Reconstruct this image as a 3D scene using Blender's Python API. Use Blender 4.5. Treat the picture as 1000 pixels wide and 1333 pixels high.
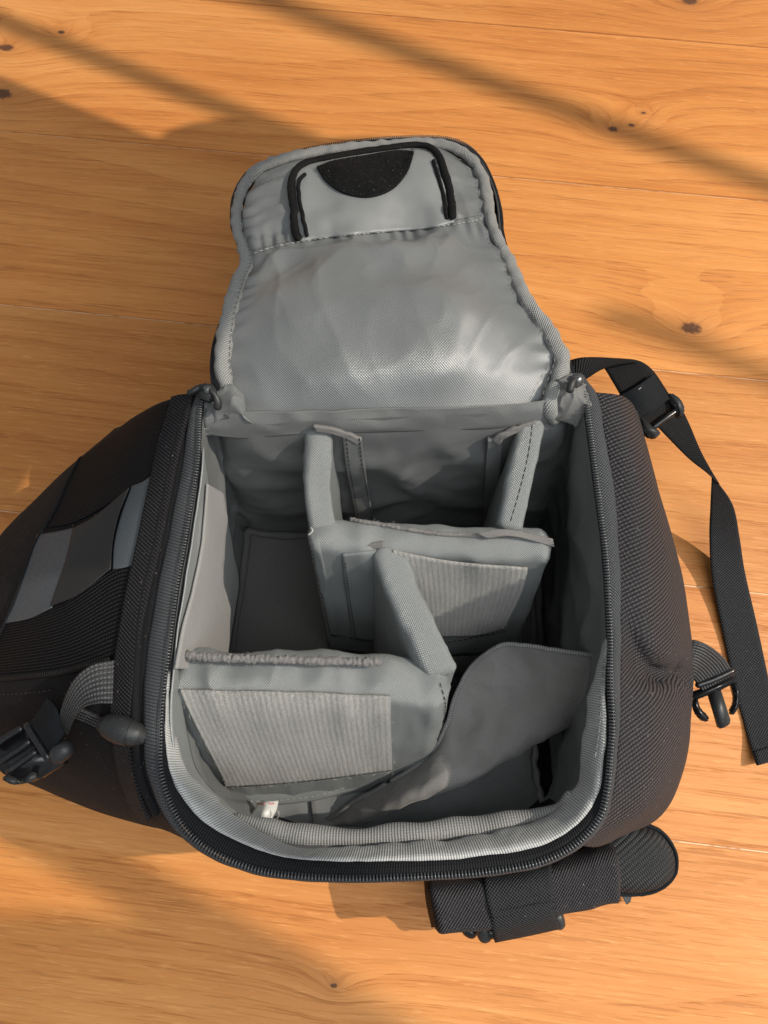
import bpy, bmesh, math, random
import numpy as np
from mathutils import Vector, Matrix, noise
random.seed(7); np.random.seed(7)
R = math.radians
sc = bpy.context.scene
for o in list(bpy.data.objects): bpy.data.objects.remove(o)

# ------------------------------------------------------------------ camera
F, H = 952.0, 0.68                      # focal length in photo pixels, lens height in metres
SA, CA = math.sin(R(73)), math.cos(R(73))
cam = bpy.data.cameras.new('camera'); co = bpy.data.objects.new('camera', cam); sc.collection.objects.link(co)
co.location = (0, 0, H); co.rotation_euler = (R(17), 0, 0)
cam.sensor_fit = 'VERTICAL'; cam.sensor_height = 36; cam.lens = 36 * F / 1333; cam.clip_start = .01; cam.clip_end = 50
sc.camera = co
# ------------------------------------------------------------------ light
sc.view_settings.view_transform = 'Standard'; sc.view_settings.look = 'None'
sc.view_settings.exposure = .17; sc.view_settings.gamma = 1; sc.view_settings.use_curve_mapping = False
w = bpy.data.worlds.new('World'); sc.world = w; w.use_nodes = True
bg = w.node_tree.nodes['Background']; bg.inputs[0].default_value = (.95, .98, 1, 1); bg.inputs[1].default_value = .34
EL, AZ = R(46), Vector((1, .05, 0)).normalized()
SUN = (AZ * math.cos(EL) + Vector((0, 0, math.sin(EL))))
def lamp(name, kind, loc, target, energy, color, **kw):
    l = bpy.data.lights.new(name, kind); l.energy = energy; l.color = color
    for k, v in kw.items(): setattr(l, k, v)
    o = bpy.data.objects.new(name, l); sc.collection.objects.link(o); o.location = loc
    o.rotation_euler = (Vector(target) - Vector(loc)).to_track_quat('-Z', 'Y').to_euler(); return o
TGT = Vector((0, .15, .1))
lamp('low_sunlight', 'SPOT', TGT + SUN * 9, TGT, 3500, (1, .90, .76), spot_size=R(16), spot_blend=.15, shadow_soft_size=.035)
lamp('soft_overhead_light', 'AREA', (.85, -.2, 2.05), (0, .1, .1), 50, (.94, .98, 1), shape='RECTANGLE', size=2.0, size_y=2.0)
sc.cycles.max_bounces = 8

# ------------------------------------------------------------------ geometry helpers
def at(px, py, z):
    v = (py - 666.5) / F; d = (H - z) / (SA + v * CA)
    return Vector(((px - 500) / F * d, d * (CA - v * SA), z))
def ray(px, py):
    v = (py - 666.5) / F
    return Vector(((px - 500) / F, CA - v * SA, -SA - v * CA))
def pix(P):
    P = np.asarray(P); X = P[..., 0]; Y = P[..., 1]; Z = P[..., 2] - H
    d = Y * CA - Z * SA; v = -(Y * SA + Z * CA) / d
    return np.stack([X / d * F + 500, v * F + 666.5], -1)
def W3(pts): return np.array([tuple(at(*p)) if len(p) == 3 else p for p in pts])
def spl(pts, n, closed=False):
    p = np.asarray([tuple(q) for q in pts], float)
    if len(p) == 2 and not closed: return p[0] + (p[1] - p[0]) * np.linspace(0, 1, n)[:, None]
    if closed: q = np.vstack([p[-1], p, p[0], p[1]]); k = len(p)
    else: q = np.vstack([2 * p[0] - p[1], p, 2 * p[-1] - p[-2]]); k = len(p) - 1
    # arc-length-ish parametrisation
    out = []; seg = []
    for i in range(k):
        p0, p1, p2, p3 = q[i:i + 4]
        t = np.linspace(0, 1, 13)[:, None]
        c = .5 * (2 * p1 + (p2 - p0) * t + (2 * p0 - 5 * p1 + 4 * p2 - p3) * t ** 2 + (3 * p1 - p0 - 3 * p2 + p3) * t ** 3)
        out.append(c if i == 0 else c[1:])
    c = np.vstack(out); L = np.r_[0, np.cumsum(np.linalg.norm(np.diff(c, axis=0), axis=1))]
    s = np.linspace(0, L[-1], n, endpoint=not closed)
    return np.stack([np.interp(s, L, c[:, i]) for i in range(c.shape[1])], 1)
def loft(lines, n, m, closed=False):
    """lines: profiles (pixel + height); n samples along a profile, m across the profiles"""
    A = np.array([spl(W3(l), n, closed) for l in lines])
    return np.array([spl(A[:, i], m) for i in range(n)])
def nrm(P):
    a = np.gradient(P, axis=0); b = np.gradient(P, axis=1)
    N = np.cross(a, b); return N / (np.linalg.norm(N, axis=2, keepdims=True) + 1e-12)
def facing(P):
    N = nrm(P); V = np.array([0, 0, H]) - P
    if (N * V).sum(2).mean() < 0: N = -N
    return N
def nz(p, f, seed=0): return noise.noise(Vector((p[0] * f + seed * 7.3, p[1] * f - seed * 3.1, p[2] * f + seed)))
def wrinkle(P, amp, f=25, seed=0, N=None, stretch=(1, 1, 1), ridge=False, mask=None):
    N = facing(P) if N is None else N
    Q = P.copy(); st = np.array(stretch)
    for i in range(P.shape[0]):
        for j in range(P.shape[1]):
            q = P[i, j] * st
            a = nz(q, f, seed) + .45 * nz(q, f * 2.3, seed + 5)
            if ridge == 2: wq = q + np.array([nz(q, f * .6, seed + 11), nz(q, f * .6, seed + 12), 0]) * .5 / f; a = (1 - abs(nz(wq, f, seed))) ** 7 + .5 * (1 - abs(nz(wq, f * 1.9, seed + 3))) ** 9 - .4
            elif ridge: a = 1 - 2.2 * abs(nz(q, f, seed)) - .4 * abs(nz(q, f * 2.1, seed + 3))
            Q[i, j] += N[i, j] * a * amp * (1 if mask is None else mask(i / (P.shape[0] - 1), j / (P.shape[1] - 1)))
    return Q
# ------------------------------------------------------------------ object helpers
ROOT = {}
def link(o): sc.collection.objects.link(o); return o
def put(o, parent):
    if parent is None: return o
    o.parent = parent
    if parent.type == 'EMPTY': o.matrix_parent_inverse = Matrix.Translation(-Vector(parent.location))
    return o
def thing(name, label, cat, loc=(0, 0, 0), group=None):
    o = link(bpy.data.objects.new(name, None)); o.empty_display_size = .02; o.location = loc
    o['label'] = label; o['category'] = cat
    if group: o['group'] = group
    return o
def mesh(name, V, Fc, mat, parent=None, uv=None, smooth=True, kind=None, label=None):
    me = bpy.data.meshes.new(name); me.from_pydata([tuple(v) for v in V], [], Fc); me.update()
    if uv is not None:
        l = me.uv_layers.new(name='UVMap')
        idx = np.zeros(len(me.loops), np.int32); me.loops.foreach_get('vertex_index', idx)
        l.data.foreach_set('uv', np.asarray(uv, np.float32)[idx].ravel())
    if smooth: me.polygons.foreach_set('use_smooth', [True] * len(me.polygons))
    me.materials.append(mat)
    o = link(bpy.data.objects.new(name, me)); put(o, parent)
    if kind: o['kind'] = kind
    if label: o['label'] = label
    return o
def gridfaces(n, m, wrap=False, wrapi=False):
    Fc = []
    for i in range(n if wrapi else n - 1):
        for j in range(m if wrap else m - 1):
            a, b = i, (i + 1) % n; c, d = j, (j + 1) % m
            Fc.append((a * m + c, a * m + d, b * m + d, b * m + c))
    return Fc
def guv(P):
    n, m = P.shape[:2]
    du = np.linalg.norm(np.diff(P, axis=0), axis=2).mean(1); dv = np.linalg.norm(np.diff(P, axis=1), axis=2).mean(0)
    U = np.r_[0, np.cumsum(du)]; Vv = np.r_[0, np.cumsum(dv)]
    return np.stack(np.meshgrid(U, Vv, indexing='ij'), -1).reshape(-1, 2)
def recalc(o, merge=0):
    b = bmesh.new(); b.from_mesh(o.data)
    if merge: bmesh.ops.remove_doubles(b, verts=b.verts, dist=merge)
    bmesh.ops.recalc_face_normals(b, faces=b.faces); b.to_mesh(o.data); b.free()
def sheet(name, P, mat, parent=None, thick=.0015, wrapi=False, **kw):
    """an open cloth surface; faces turned to the lens side, given a thickness behind it"""
    P = np.asarray(P); n, m = P.shape[:2]; Fc = gridfaces(n, m, wrapi=wrapi)
    N = nrm(P); V = np.array([0, 0, H]) - P
    uv = guv(P)
    o = mesh(name, P.reshape(-1, 3), Fc, mat, parent, uv, **kw)
    s = sum((Vector(p.normal).dot(Vector((0, 0, H)) - p.center) > 0) * p.area for p in o.data.polygons); t = sum(p.area for p in o.data.polygons)
    if s < t / 2: o.data.flip_normals()
    if thick:
        md = o.modifiers.new('thickness', 'SOLIDIFY'); md.thickness = thick; md.offset = -1
    return o
def frames(path):
    T = np.gradient(path, axis=0); T /= np.linalg.norm(T, axis=1, keepdims=True) + 1e-12
    n = np.cross(T[0], [0, 0, 1.0]); n = n if np.linalg.norm(n) > 1e-3 else np.cross(T[0], [0, 1.0, 0])
    out = []
    for t in T:
        n = n - t * n.dot(t); n /= np.linalg.norm(n); out.append((t, n.copy(), np.cross(n, t)))
    return out
def tube(name, path, r, mat, parent=None, k=12, flat=1.0, wob=0, wf=60, round_ends=True, closed=False, twist=0, **kw):
    """r: number or list along the path; flat scales the section across the upward direction"""
    path = np.asarray(path); n = len(path); r = np.interp(np.linspace(0, 1, n), np.linspace(0, 1, len(r)), r) if np.ndim(r) else np.full(n, r)
    fr = frames(path); P = []
    if round_ends and not closed:
        L = np.r_[0, np.cumsum(np.linalg.norm(np.diff(path, axis=0), axis=1))]; e = np.minimum(L, L[-1] - L)
        r = r * np.sqrt(np.clip(1 - (1 - np.clip(e / r, 0, 1)) ** 2, .02, 1))
    for i, (t, a, b) in enumerate(fr):
        ring = []
        for j in range(k):
            q = 2 * math.pi * j / k + twist; d = a * math.cos(q) + b * math.sin(q) * flat
            p = path[i] + d * r[i]
            if wob: p = p + d * wob * nz(p, wf, 3)
            ring.append(p)
        P.append(ring)
    P = np.array(P); Fc = gridfaces(n, k, wrap=True, wrapi=closed)
    if not closed: Fc += [tuple(range(k))[::-1], tuple((n - 1) * k + j for j in range(k))]
    L = np.r_[0, np.cumsum(np.linalg.norm(np.diff(path, axis=0), axis=1))]
    uv = np.array([(L[i], j / k * 2 * math.pi * r.max()) for i in range(n) for j in range(k)])
    o = mesh(name, P.reshape(-1, 3), Fc, mat, parent, uv, **kw); recalc(o); return o
class Surf:
    """a built surface that later pieces are laid on: finds its point under a pixel of the photograph"""
    def __init__(s, P, N=None):
        N = facing(P) if N is None else N
        V = np.array([0, 0, H]) - P; ok = (N * V).sum(2) > 0
        s.P = P[ok]; s.N = N[ok]; s.q = pix(s.P)
    def __call__(s, px, py, off=0):
        d2 = ((s.q - (px, py)) ** 2).sum(1); k = np.argsort(d2)[:8]
        k = k[s.P[k][:, 2] > s.P[k][:, 2].max() - .03]
        D = np.array(ray(px, py)); w = 1 / (d2[k] + 4); nn = (s.N[k] * w[:, None]).sum(0); nn /= np.linalg.norm(nn)
        c = (s.P[k] * w[:, None]).sum(0) / w.sum(); dn = D.dot(nn)
        t = (c - (0, 0, H)).dot(nn) / dn if abs(dn) > .12 else np.linalg.norm(c - (0, 0, H)) / np.linalg.norm(D)
        return np.array([0, 0, H]) + D * t + nn * off
def decal(name, surf, lines, n, m, mat, parent, off=.001, thick=.0012, wr=0, smooth=0, **kw):
    A = np.array([spl([tuple(map(float, p)) for p in l], n) for l in lines]); G = np.array([spl(A[:, i], m) for i in range(n)])
    P = np.array([[surf(*G[i, j], off) for j in range(m)] for i in range(n)])
    for _ in range(smooth):
        Q = P.copy(); Q[1:-1] = (P[:-2] + 2 * P[1:-1] + P[2:]) / 4; P = Q.copy(); Q[:, 1:-1] = (P[:, :-2] + 2 * P[:, 1:-1] + P[:, 2:]) / 4; P = Q
    if wr: P = wrinkle(P, wr, 40, 9)
    return sheet(name, P, mat, parent, thick, **kw), P
def onto(surf, pts, n, off): return np.array([surf(*p, off) for p in spl([tuple(map(float, q)) for q in pts], n)])
def dashes(name, path, mat, parent, dash=.0032, gap=.0014, r=.00045):
    L = np.r_[0, np.cumsum(np.linalg.norm(np.diff(path, axis=0), axis=1))]; V = []; Fc = []; s = 0
    P = lambda x: np.array([np.interp(x, L, path[:, i]) for i in range(3)])
    while s + dash < L[-1]:
        a, b = P(s), P(s + dash); t = b - a; t /= np.linalg.norm(t) + 1e-9; n = np.cross(t, [0, 0, 1.]); n /= np.linalg.norm(n) + 1e-9; u = np.cross(n, t)
        k = len(V)
        for c, f in ((a, .5), ((a + b) / 2, 1), (b, .5)):
            for q in (n, u, -n, -u): V.append(c + q * r * f)
        for g in (0, 4):
            for j in range(4): Fc.append((k + g + j, k + g + (j + 1) % 4, k + g + 4 + (j + 1) % 4, k + g + 4 + j))
        s += dash + gap
    return mesh(name, V, Fc, mat, parent, np.zeros((len(V), 2)), kind='stuff')
def teeth(name, path, side, mat, parent, step=.0019, ln=.0042, wd=.0012, ht=.0016):
    """a zip's coil: one small rounded bar per tooth along the path, SIDE gives the across direction per point"""
    L = np.r_[0, np.cumsum(np.linalg.norm(np.diff(path, axis=0), axis=1))]; V = []; Fc = []
    I = lambda A, x: np.array([np.interp(x, L, A[:, i]) for i in range(3)])
    for k in range(int(L[-1] / step)):
        s = k * step; c = I(path, s); t = I(path, s + .001) - I(path, s - .001); t /= np.linalg.norm(t) + 1e-9
        a = I(side, s); a = a - t * a.dot(t); a /= np.linalg.norm(a) + 1e-9; u = np.cross(t, a); u = u if u[2] > 0 else -u
        b = len(V)
        for x, h in ((-.5, .35), (-.3, 1), (.3, 1), (.5, .35)):
            for y, zz in ((-1, 0), (-.6, 1), (.6, 1), (1, 0)):
                V.append(c + a * x * ln + t * y * wd * .5 + u * zz * h * ht)
        for i in range(3):
            for j in range(3): Fc.append((b + i * 4 + j, b + i * 4 + j + 1, b + i * 4 + j + 5, b + i * 4 + j + 4))
    return mesh(name, V, Fc, mat, parent, np.zeros((len(V), 2)), kind='stuff')
def fuzz(name, path, spread, mat, parent, count, ln=.003):
    V = []; Fc = []; n = len(path)
    for _ in range(count):
        c = path[random.randrange(n)] + np.random.normal(0, 1, 3) * spread
        d = np.random.normal(0, 1, 3); d[2] = abs(d[2]); d /= np.linalg.norm(d); e = np.random.normal(0, 1, 3); e /= np.linalg.norm(e)
        l = ln * random.uniform(.4, 1.2); k = len(V); s = np.cross(d, e); s /= np.linalg.norm(s); s *= .00012
        a, b, g = c, c + d * l * .5 + e * l * .2, c + d * l * .8 + e * l * .55
        V += [a - s, a + s, b - s, b + s, g]; Fc += [(k, k + 1, k + 3, k + 2), (k + 2, k + 3, k + 4)]
    return mesh(name, V, Fc, mat, parent, np.zeros((len(V), 2)), kind='stuff')
def pad(name, top, bot, th, mat, parent, n=64, bulge=.12, wr=.0006, seed=0, rnd=.55, wf=45, fold=0):
    """a soft foam slab: round top edge, flat faces; TOP and BOT run along its length. Returns object, grid, outward normals"""
    T = spl(W3(top), n); B = spl(W3(bot), n); run = np.gradient((T + B) / 2, axis=0); P = []
    kf, kt = 16, 14
    Lr = np.linalg.norm(np.diff((T + B) / 2, axis=0), axis=1).sum()
    for i in range(n):
        up = T[i] - B[i]; hh = np.linalg.norm(up); up = up / hh
        N = np.cross(run[i], up); N /= np.linalg.norm(N)
        s = i / (n - 1) * Lr; e = min(s, Lr - s); h = th / 2 * math.sqrt(max(.03, 1 - (1 - min(1, e / (th / 2 * rnd))) ** 2))
        drop = (th / 2 - h) * .35
        c = T[i] - up * (h + drop); ring = []
        for k in range(kf):
            f = k / kf; q = B[i] + (c - B[i]) * f; hb = h * (.8 + .2 * min(1, f * 6)) * (1 + bulge * math.sin(math.pi * f))
            ring.append(q - N * hb)
        for k in range(kt + 1):
            a = math.pi * k / kt; ca, sa = math.cos(a), math.sin(a); ring.append(c - N * h * math.copysign(abs(ca) ** .62, ca) + up * h * .9 * sa ** .62)
        for k in range(kf - 1, -1, -1):
            f = k / kf; q = B[i] + (c - B[i]) * f; hb = h * (.8 + .2 * min(1, f * 6)) * (1 + bulge * math.sin(math.pi * f))
            ring.append(q + N * hb)
        P.append(ring)
    P = np.array(P); N = nrm(P); cen = ((T + B) / 2)[:, None, :]
    flip = np.sign((N * (P - cen)).sum(2).mean()); N = N * flip
    if wr:
        P = wrinkle(P, wr, wf, seed, N)
    P = wrinkle(P, .0011, 24, seed + 70, N, (1, 1, .8), ridge=2)
    if fold: P = wrinkle(P, fold, 26, seed + 40, N, (1.6, .5, .5), ridge=True, mask=lambda u, v: math.exp(-((v - .5) / .22) ** 2))
    m = P.shape[1]; Fc = gridfaces(n, m, wrap=True) + [tuple(range(m)), tuple((n - 1) * m + j for j in range(m))]
    o = mesh(name, P.reshape(-1, 3), Fc, mat, parent, guv(P)); recalc(o)
    return o, P, N
def prism(name, pts, z0, z1, mat, parent, bev=.0012):
    """an outline (pixels) at height z0 extruded down to z1, bevelled"""
    b = bmesh.new(); vs = [b.verts.new(at(x, y, z0)) for x, y in pts]; f = b.faces.new(vs)
    g = bmesh.ops.extrude_face_region(b, geom=[f]); 
    for v in [e for e in g['geom'] if isinstance(e, bmesh.types.BMVert)]: v.co.z += z1 - z0
    bmesh.ops.recalc_face_normals(b, faces=b.faces)
    bmesh.ops.bevel(b, geom=b.edges[:], offset=bev, segments=2, affect='EDGES')
    me = bpy.data.meshes.new(name); b.to_mesh(me); b.free(); me.materials.append(mat); me.polygons.foreach_set('use_smooth', [True] * len(me.polygons))
    me.uv_layers.new(name='UVMap')
    o = link(bpy.data.objects.new(name, me)); put(o, parent); return o

# ------------------------------------------------------------------ materials
class NT:
    def __init__(s, name):
        s.m = bpy.data.materials.new(name); s.m.use_nodes = True; s.t = s.m.node_tree; s.b = s.t.nodes['Principled BSDF']
    def n(s, typ, **kw):
        x = s.t.nodes.new('ShaderNode' + typ)
        for k, v in kw.items(): setattr(x, k, v)
        return x
    def set(s, sock, v):
        if hasattr(v, 'is_linked') or isinstance(v, bpy.types.NodeSocket): s.t.links.new(v, sock)
        else: sock.default_value = v
    def ma(s, op, a, b=0.0, c=None):
        x = s.n('Math', operation=op); s.set(x.inputs[0], a); s.set(x.inputs[1], b)
        if c is not None: s.set(x.inputs[2], c)
        return x.outputs[0]
    def mix(s, f, a, b):
        x = s.n('Mix', data_type='RGBA'); s.set(x.inputs[0], f); s.set(x.inputs[6], a if not isinstance(a, tuple) else (*a, 1)); s.set(x.inputs[7], b if not isinstance(b, tuple) else (*b, 1)); return x.outputs[2]
    def noise(s, vec, scale, detail=3, rough=.5, dist=0):
        x = s.n('TexNoise'); s.set(x.inputs['Vector'], vec); x.inputs['Scale'].default_value = scale; x.inputs['Detail'].default_value = detail; x.inputs['Roughness'].default_value = rough; x.inputs['Distortion'].default_value = dist; return x.outputs[0]
    def comb(s, x, y, z=0.0):
        c = s.n('CombineXYZ'); s.set(c.inputs[0], x); s.set(c.inputs[1], y); s.set(c.inputs[2], z); return c.outputs[0]
    def ramp(s, f, stops):
        r = s.n('ValToRGB'); s.set(r.inputs[0], f); e = r.color_ramp.elements
        while len(e) < len(stops): e.new(.5)
        for x, (p, c) in zip(e, stops): x.position = p; x.color = (*c, 1) if isinstance(c, tuple) else (c, c, c, 1)
        return r.outputs[0]
    def bump(s, h, dist, strength=1.0, prev=None):
        b = s.n('Bump'); s.set(b.inputs['Height'], h); b.inputs['Distance'].default_value = dist; b.inputs['Strength'].default_value = strength
        if prev: s.set(b.inputs['Normal'], prev)
        return b.outputs[0]
def fabric(name, base, alt, pattern='plain', period=.0016, rough=.6, depth=.25, sheen=.2, spec=.4, var=.18, crease=.0, contrast=1.0, speck=0, aniso=None):
    t = NT(name); uv = t.n('UVMap'); sp = t.n('SeparateXYZ'); t.t.links.new(uv.outputs[0], sp.inputs[0]); x, y = sp.outputs[0], sp.outputs[1]
    obj = t.n('NewGeometry').outputs['Position']
    wob = t.noise(obj, 220, 2); wv = t.ma('MULTIPLY', t.ma('SUBTRACT', wob, .5), 1.4)
    k = 2 * math.pi / period
    sx = lambda a, ph=0.0: t.ma('SINE', t.ma('ADD', t.ma('MULTIPLY', a, k), t.ma('ADD', wv, ph)))
    if pattern == 'plain': v = t.ma('MULTIPLY_ADD', t.ma('MULTIPLY', sx(x), sx(y)), .5, .5)
    elif pattern == 'twill':
        v = t.ma('MULTIPLY_ADD', sx(t.ma('ADD', x, t.ma('MULTIPLY', y, .8))), .5, .5)
        v = t.ma('MULTIPLY', v, t.ma('MULTIPLY_ADD', t.ma('SINE', t.ma('MULTIPLY', t.ma('SUBTRACT', x, y), k * .9)), .3, .7))
    elif pattern == 'ribu':      # ribs cross the length
        v = t.ma('MULTIPLY_ADD', sx(x), .5, .5); v = t.ma('MULTIPLY', v, t.ma('MULTIPLY_ADD', sx(y), .18, .82))
    elif pattern == 'ribv':      # ribs follow the length
        v = t.ma('MULTIPLY_ADD', sx(y), .5, .5); v = t.ma('MULTIPLY', v, t.ma('MULTIPLY_ADD', sx(x), .25, .75))
    elif pattern == 'mesh':
        v = t.ma('MULTIPLY', t.ma('MULTIPLY_ADD', sx(x), .5, .5), t.ma('MULTIPLY_ADD', t.ma('SINE', t.ma('MULTIPLY', y, k * .5)), .5, .5)); v = t.ma('SQRT', v)
    elif pattern == 'nap': v = t.noise(obj, 1 / period, 3, .7)
    elif pattern == 'loop':      # fuzzy loop tape in ribs
        v = t.ma('MULTIPLY_ADD', sx(x), .16, .5); v = t.ma('MULTIPLY', v, t.ma('MULTIPLY_ADD', t.noise(obj, 1000, 3, .8), 3.4, -.7))
    f = t.noise(obj, 900, 2, .6); big = t.noise(obj, 14, 3, .55)
    fac = t.ma('MULTIPLY_ADD', t.ma('SUBTRACT', v, .5), contrast, .5)
    fac = t.ma('ADD', fac, t.ma('MULTIPLY', t.ma('SUBTRACT', f, .5), .7)); fac.node.use_clamp = True
    col = t.mix(fac, base, alt)
    hs = t.n('HueSaturation'); t.set(hs.inputs['Color'], col); t.set(hs.inputs['Value'], t.ma('MULTIPLY_ADD', big, var * 2, 1 - var)); col = hs.outputs[0]
    if speck:                    # lint and dust caught on the cloth
        s2 = t.ramp(t.noise(obj, 420, 2, .5), [(.70, 0.0), (.78, 1.0)]); col = t.mix(t.ma('MULTIPLY', s2, speck), col, (.42, .40, .37))
    t.set(t.b.inputs['Base Color'], col); t.b.inputs['Roughness'].default_value = rough
    t.b.inputs['Sheen Weight'].default_value = sheen; t.b.inputs['Sheen Roughness'].default_value = .4; t.b.inputs['Specular IOR Level'].default_value = spec
    nrmv = t.bump(t.ma('ADD', v, t.ma('MULTIPLY', f, .35)), period * depth)
    if crease:
        cn = t.n('TexNoise', noise_type='RIDGED_MULTIFRACTAL'); t.set(cn.inputs['Vector'], obj); cn.inputs['Scale'].default_value = 16; cn.inputs['Detail'].default_value = 2.5; cn.inputs['Roughness'].default_value = .5; cn.inputs['Distortion'].default_value = .8
        nrmv = t.bump(cn.outputs[0], crease * .55, 1, nrmv); nrmv = t.bump(t.noise(obj, 26, 3, .45, .5), crease * .7, 1, nrmv)
    t.set(t.b.inputs['Normal'], nrmv); return t.m
def plastic(name, col, rough=.35, scratch=.15):
    t = NT(name); obj = t.n('NewGeometry').outputs['Position']; s = t.noise(obj, 350, 3, .6)
    t.set(t.b.inputs['Base Color'], t.mix(t.ramp(s, [(.62, 0.0), (.75, 1.0)]), col, tuple(min(1, c * 2.2 + .02) for c in col)))
    t.set(t.b.inputs['Roughness'], t.ma('MULTIPLY_ADD', s, scratch * 2, rough - scratch)); t.set(t.b.inputs['Normal'], t.bump(t.noise(obj, 1200, 2), .0001, .5)); return t.m

M = dict(
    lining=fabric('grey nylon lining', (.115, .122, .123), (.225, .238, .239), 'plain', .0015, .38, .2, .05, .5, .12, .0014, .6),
    lid_lining=fabric('grey satin lining', (.108, .115, .118), (.178, .188, .192), 'twill', .0016, .31, .12, .0, .8, .1, .0009, .5),
    deep=fabric('dark grey lining', (.100, .100, .098), (.160, .160, .157), 'plain', .0015, .5, .2, .03, .4, .15, .002, .6, .12),
    floor_lining=fabric('shaded floor lining', (.066, .064, .062), (.110, .107, .104), 'nap', .0012, .8, .2, .1, .25, .18, .001, .8, .2),  # grey lining darkened: the compartment's shade is put into its colour
    lining_wall=fabric('shaded wall lining', (.084, .088, .088), (.160, .166, .166), 'plain', .0015, .42, .2, .03, .45, .15, .002, .6, .08),  # same fabric as the lining, wall shade mixed into a darker colour
    divider=fabric('grey divider nylon', (.092, .100, .102), (.222, .238, .240), 'plain', .0017, .33, .25, .05, .7, .1, .0014, .8),
    binding=fabric('light grey grosgrain', (.19, .193, .189), (.45, .455, .446), 'ribu', .0015, .6, .2, .05, .4, .15, .001, 1.0),
    lid_binding=fabric('grey woven binding', (.13, .132, .129), (.38, .385, .377), 'twill', .0019, .6, .25, .05, .4, .15, .0012, 1.1),
    binding2=fabric('grey grosgrain', (.10, .10, .098), (.28, .28, .274), 'ribu', .0018, .6, .2, .05, .4, .15, .001, .8),
    loop=fabric('grey loop tape', (.15, .146, .14), (.54, .53, .51), 'loop', .0036, .95, .3, .15, .1, .1, 0, 1.0),
    felt=fabric('grey brushed loop panel', (.16, .156, .152), (.28, .275, .268), 'nap', .0009, .9, .3, .15, .15, .1, .001, .9),
    suede=fabric('dark grey brushed panel', (.135, .131, .128), (.225, .219, .213), 'nap', .0010, .8, .2, .2, .25, .2, .0015, .8, .1),
    tab=fabric('grey brown tab tape', (.10, .094, .092), (.20, .192, .188), 'nap', .0009, .9, .3, .1, .15, .1, .001, 1.0),
    pocket=fabric('pale grey pocket nylon', (.155, .163, .166), (.24, .252, .255), 'twill', .0016, .34, .1, .0, .7, .1, .0006, .5),
    corduroy=fabric('dark ribbed tape', (.04, .038, .036), (.14, .135, .13), 'loop', .0038, .9, .3, .1, .1, .12, 0, 1.1),
    hook=fabric('black hook tape', (.001, .001, .001), (.012, .012, .013), 'nap', .0011, .7, .5, .0, .12, .1, 0, 1.1),
    shell=fabric('charcoal polyester twill', (.006, .0058, .0066), (.070, .066, .072), 'twill', .0024, .65, .3, .02, .12, .2, .0012, 1.0, .3),
    shell_shaded=fabric('shaded charcoal twill', (.003, .003, .0034), (.030, .029, .033), 'twill', .0024, .65, .3, .02, .12, .2, .0012, 1.0, .25),  # darker copy of the charcoal twill, left side's shade put in its colour
    shell_fine=fabric('black polyester', (.0025, .0026, .003), (.0105, .0105, .0122), 'plain', .0016, .7, .2, .02, .12, .15, .0012, .9, .3),
    mesh=fabric('black ribbed mesh', (.001, .001, .001), (.014, .014, .016), 'ribu', .0022, .6, .45, .0, .12, .1, .001, 1.1),
    reflect=fabric('grey reflective cloth', (.034, .040, .046), (.062, .071, .079), 'plain', .0018, .38, .15, .0, .5, .1, .001, .5),
    rubberised=fabric('dark brown coated cloth', (.010, .009, .009), (.015, .0135, .013), 'nap', .002, .42, .1, .0, .4, .2, .0012, .6, .06),
    web=fabric('black webbing', (.002, .002, .002), (.018, .0185, .020), 'ribu', .0019, .6, .3, .0, .12, .1, .0008, .8, .1),
    web_weave=fabric('black basket webbing', (.002, .002, .0025), (.040, .042, .046), 'plain', .0026, .6, .3, .0, .12, .1, .0008, 1.0, .15),
    web_grey=fabric('worn black webbing', (.004, .004, .0045), (.060, .062, .066), 'ribv', .0022, .55, .3, .0, .4, .15, 0, .9),
    tape=fabric('black zip tape', (.006, .007, .008), (.070, .075, .083), 'plain', .0020, .7, .3, .02, .3, .2, 0, 1.3, .15),
    tape_dark=fabric('dark zip tape', (.004, .004, .005), (.018, .019, .021), 'ribu', .0015, .7, .2, .0, .12, .15, 0, 1.0),
    airmesh=fabric('black air mesh', (.002, .002, .002), (.026, .028, .032), 'mesh', .0019, .6, .35, .0, .35, .1, 0, 1.0),
    thread=plastic('grey thread', (.12, .12, .115), .7, .05), thread_dark=plastic('dark thread', (.02, .02, .02), .7, .05), thread_light=plastic('light thread', (.30, .30, .285), .7, .05),
    coil=plastic('black zip coil', (.035, .037, .04), .24, .08), plas=plastic('black plastic', (.007, .007, .008), .28, .1), plas_worn=plastic('worn black plastic', (.016, .017, .018), .5, .12),
    metal=plastic('grey metal', (.22, .22, .22), .3, .08), white=fabric('white satin label', (.62, .62, .60), (.75, .75, .73), 'plain', .001, .55, .1, .1, .4, .05), ink=plastic('red ink', (.45, .12, .10), .7, .05),
    elastic=fabric('black elastic sleeve', (.005, .006, .007), (.014, .016, .019), 'plain', .0015, .7, .2, .0, .12, .12, .001, .8),
)
for k in ('metal',): M[k].node_tree.nodes['Principled BSDF'].inputs['Metallic'].default_value = .9

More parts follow.
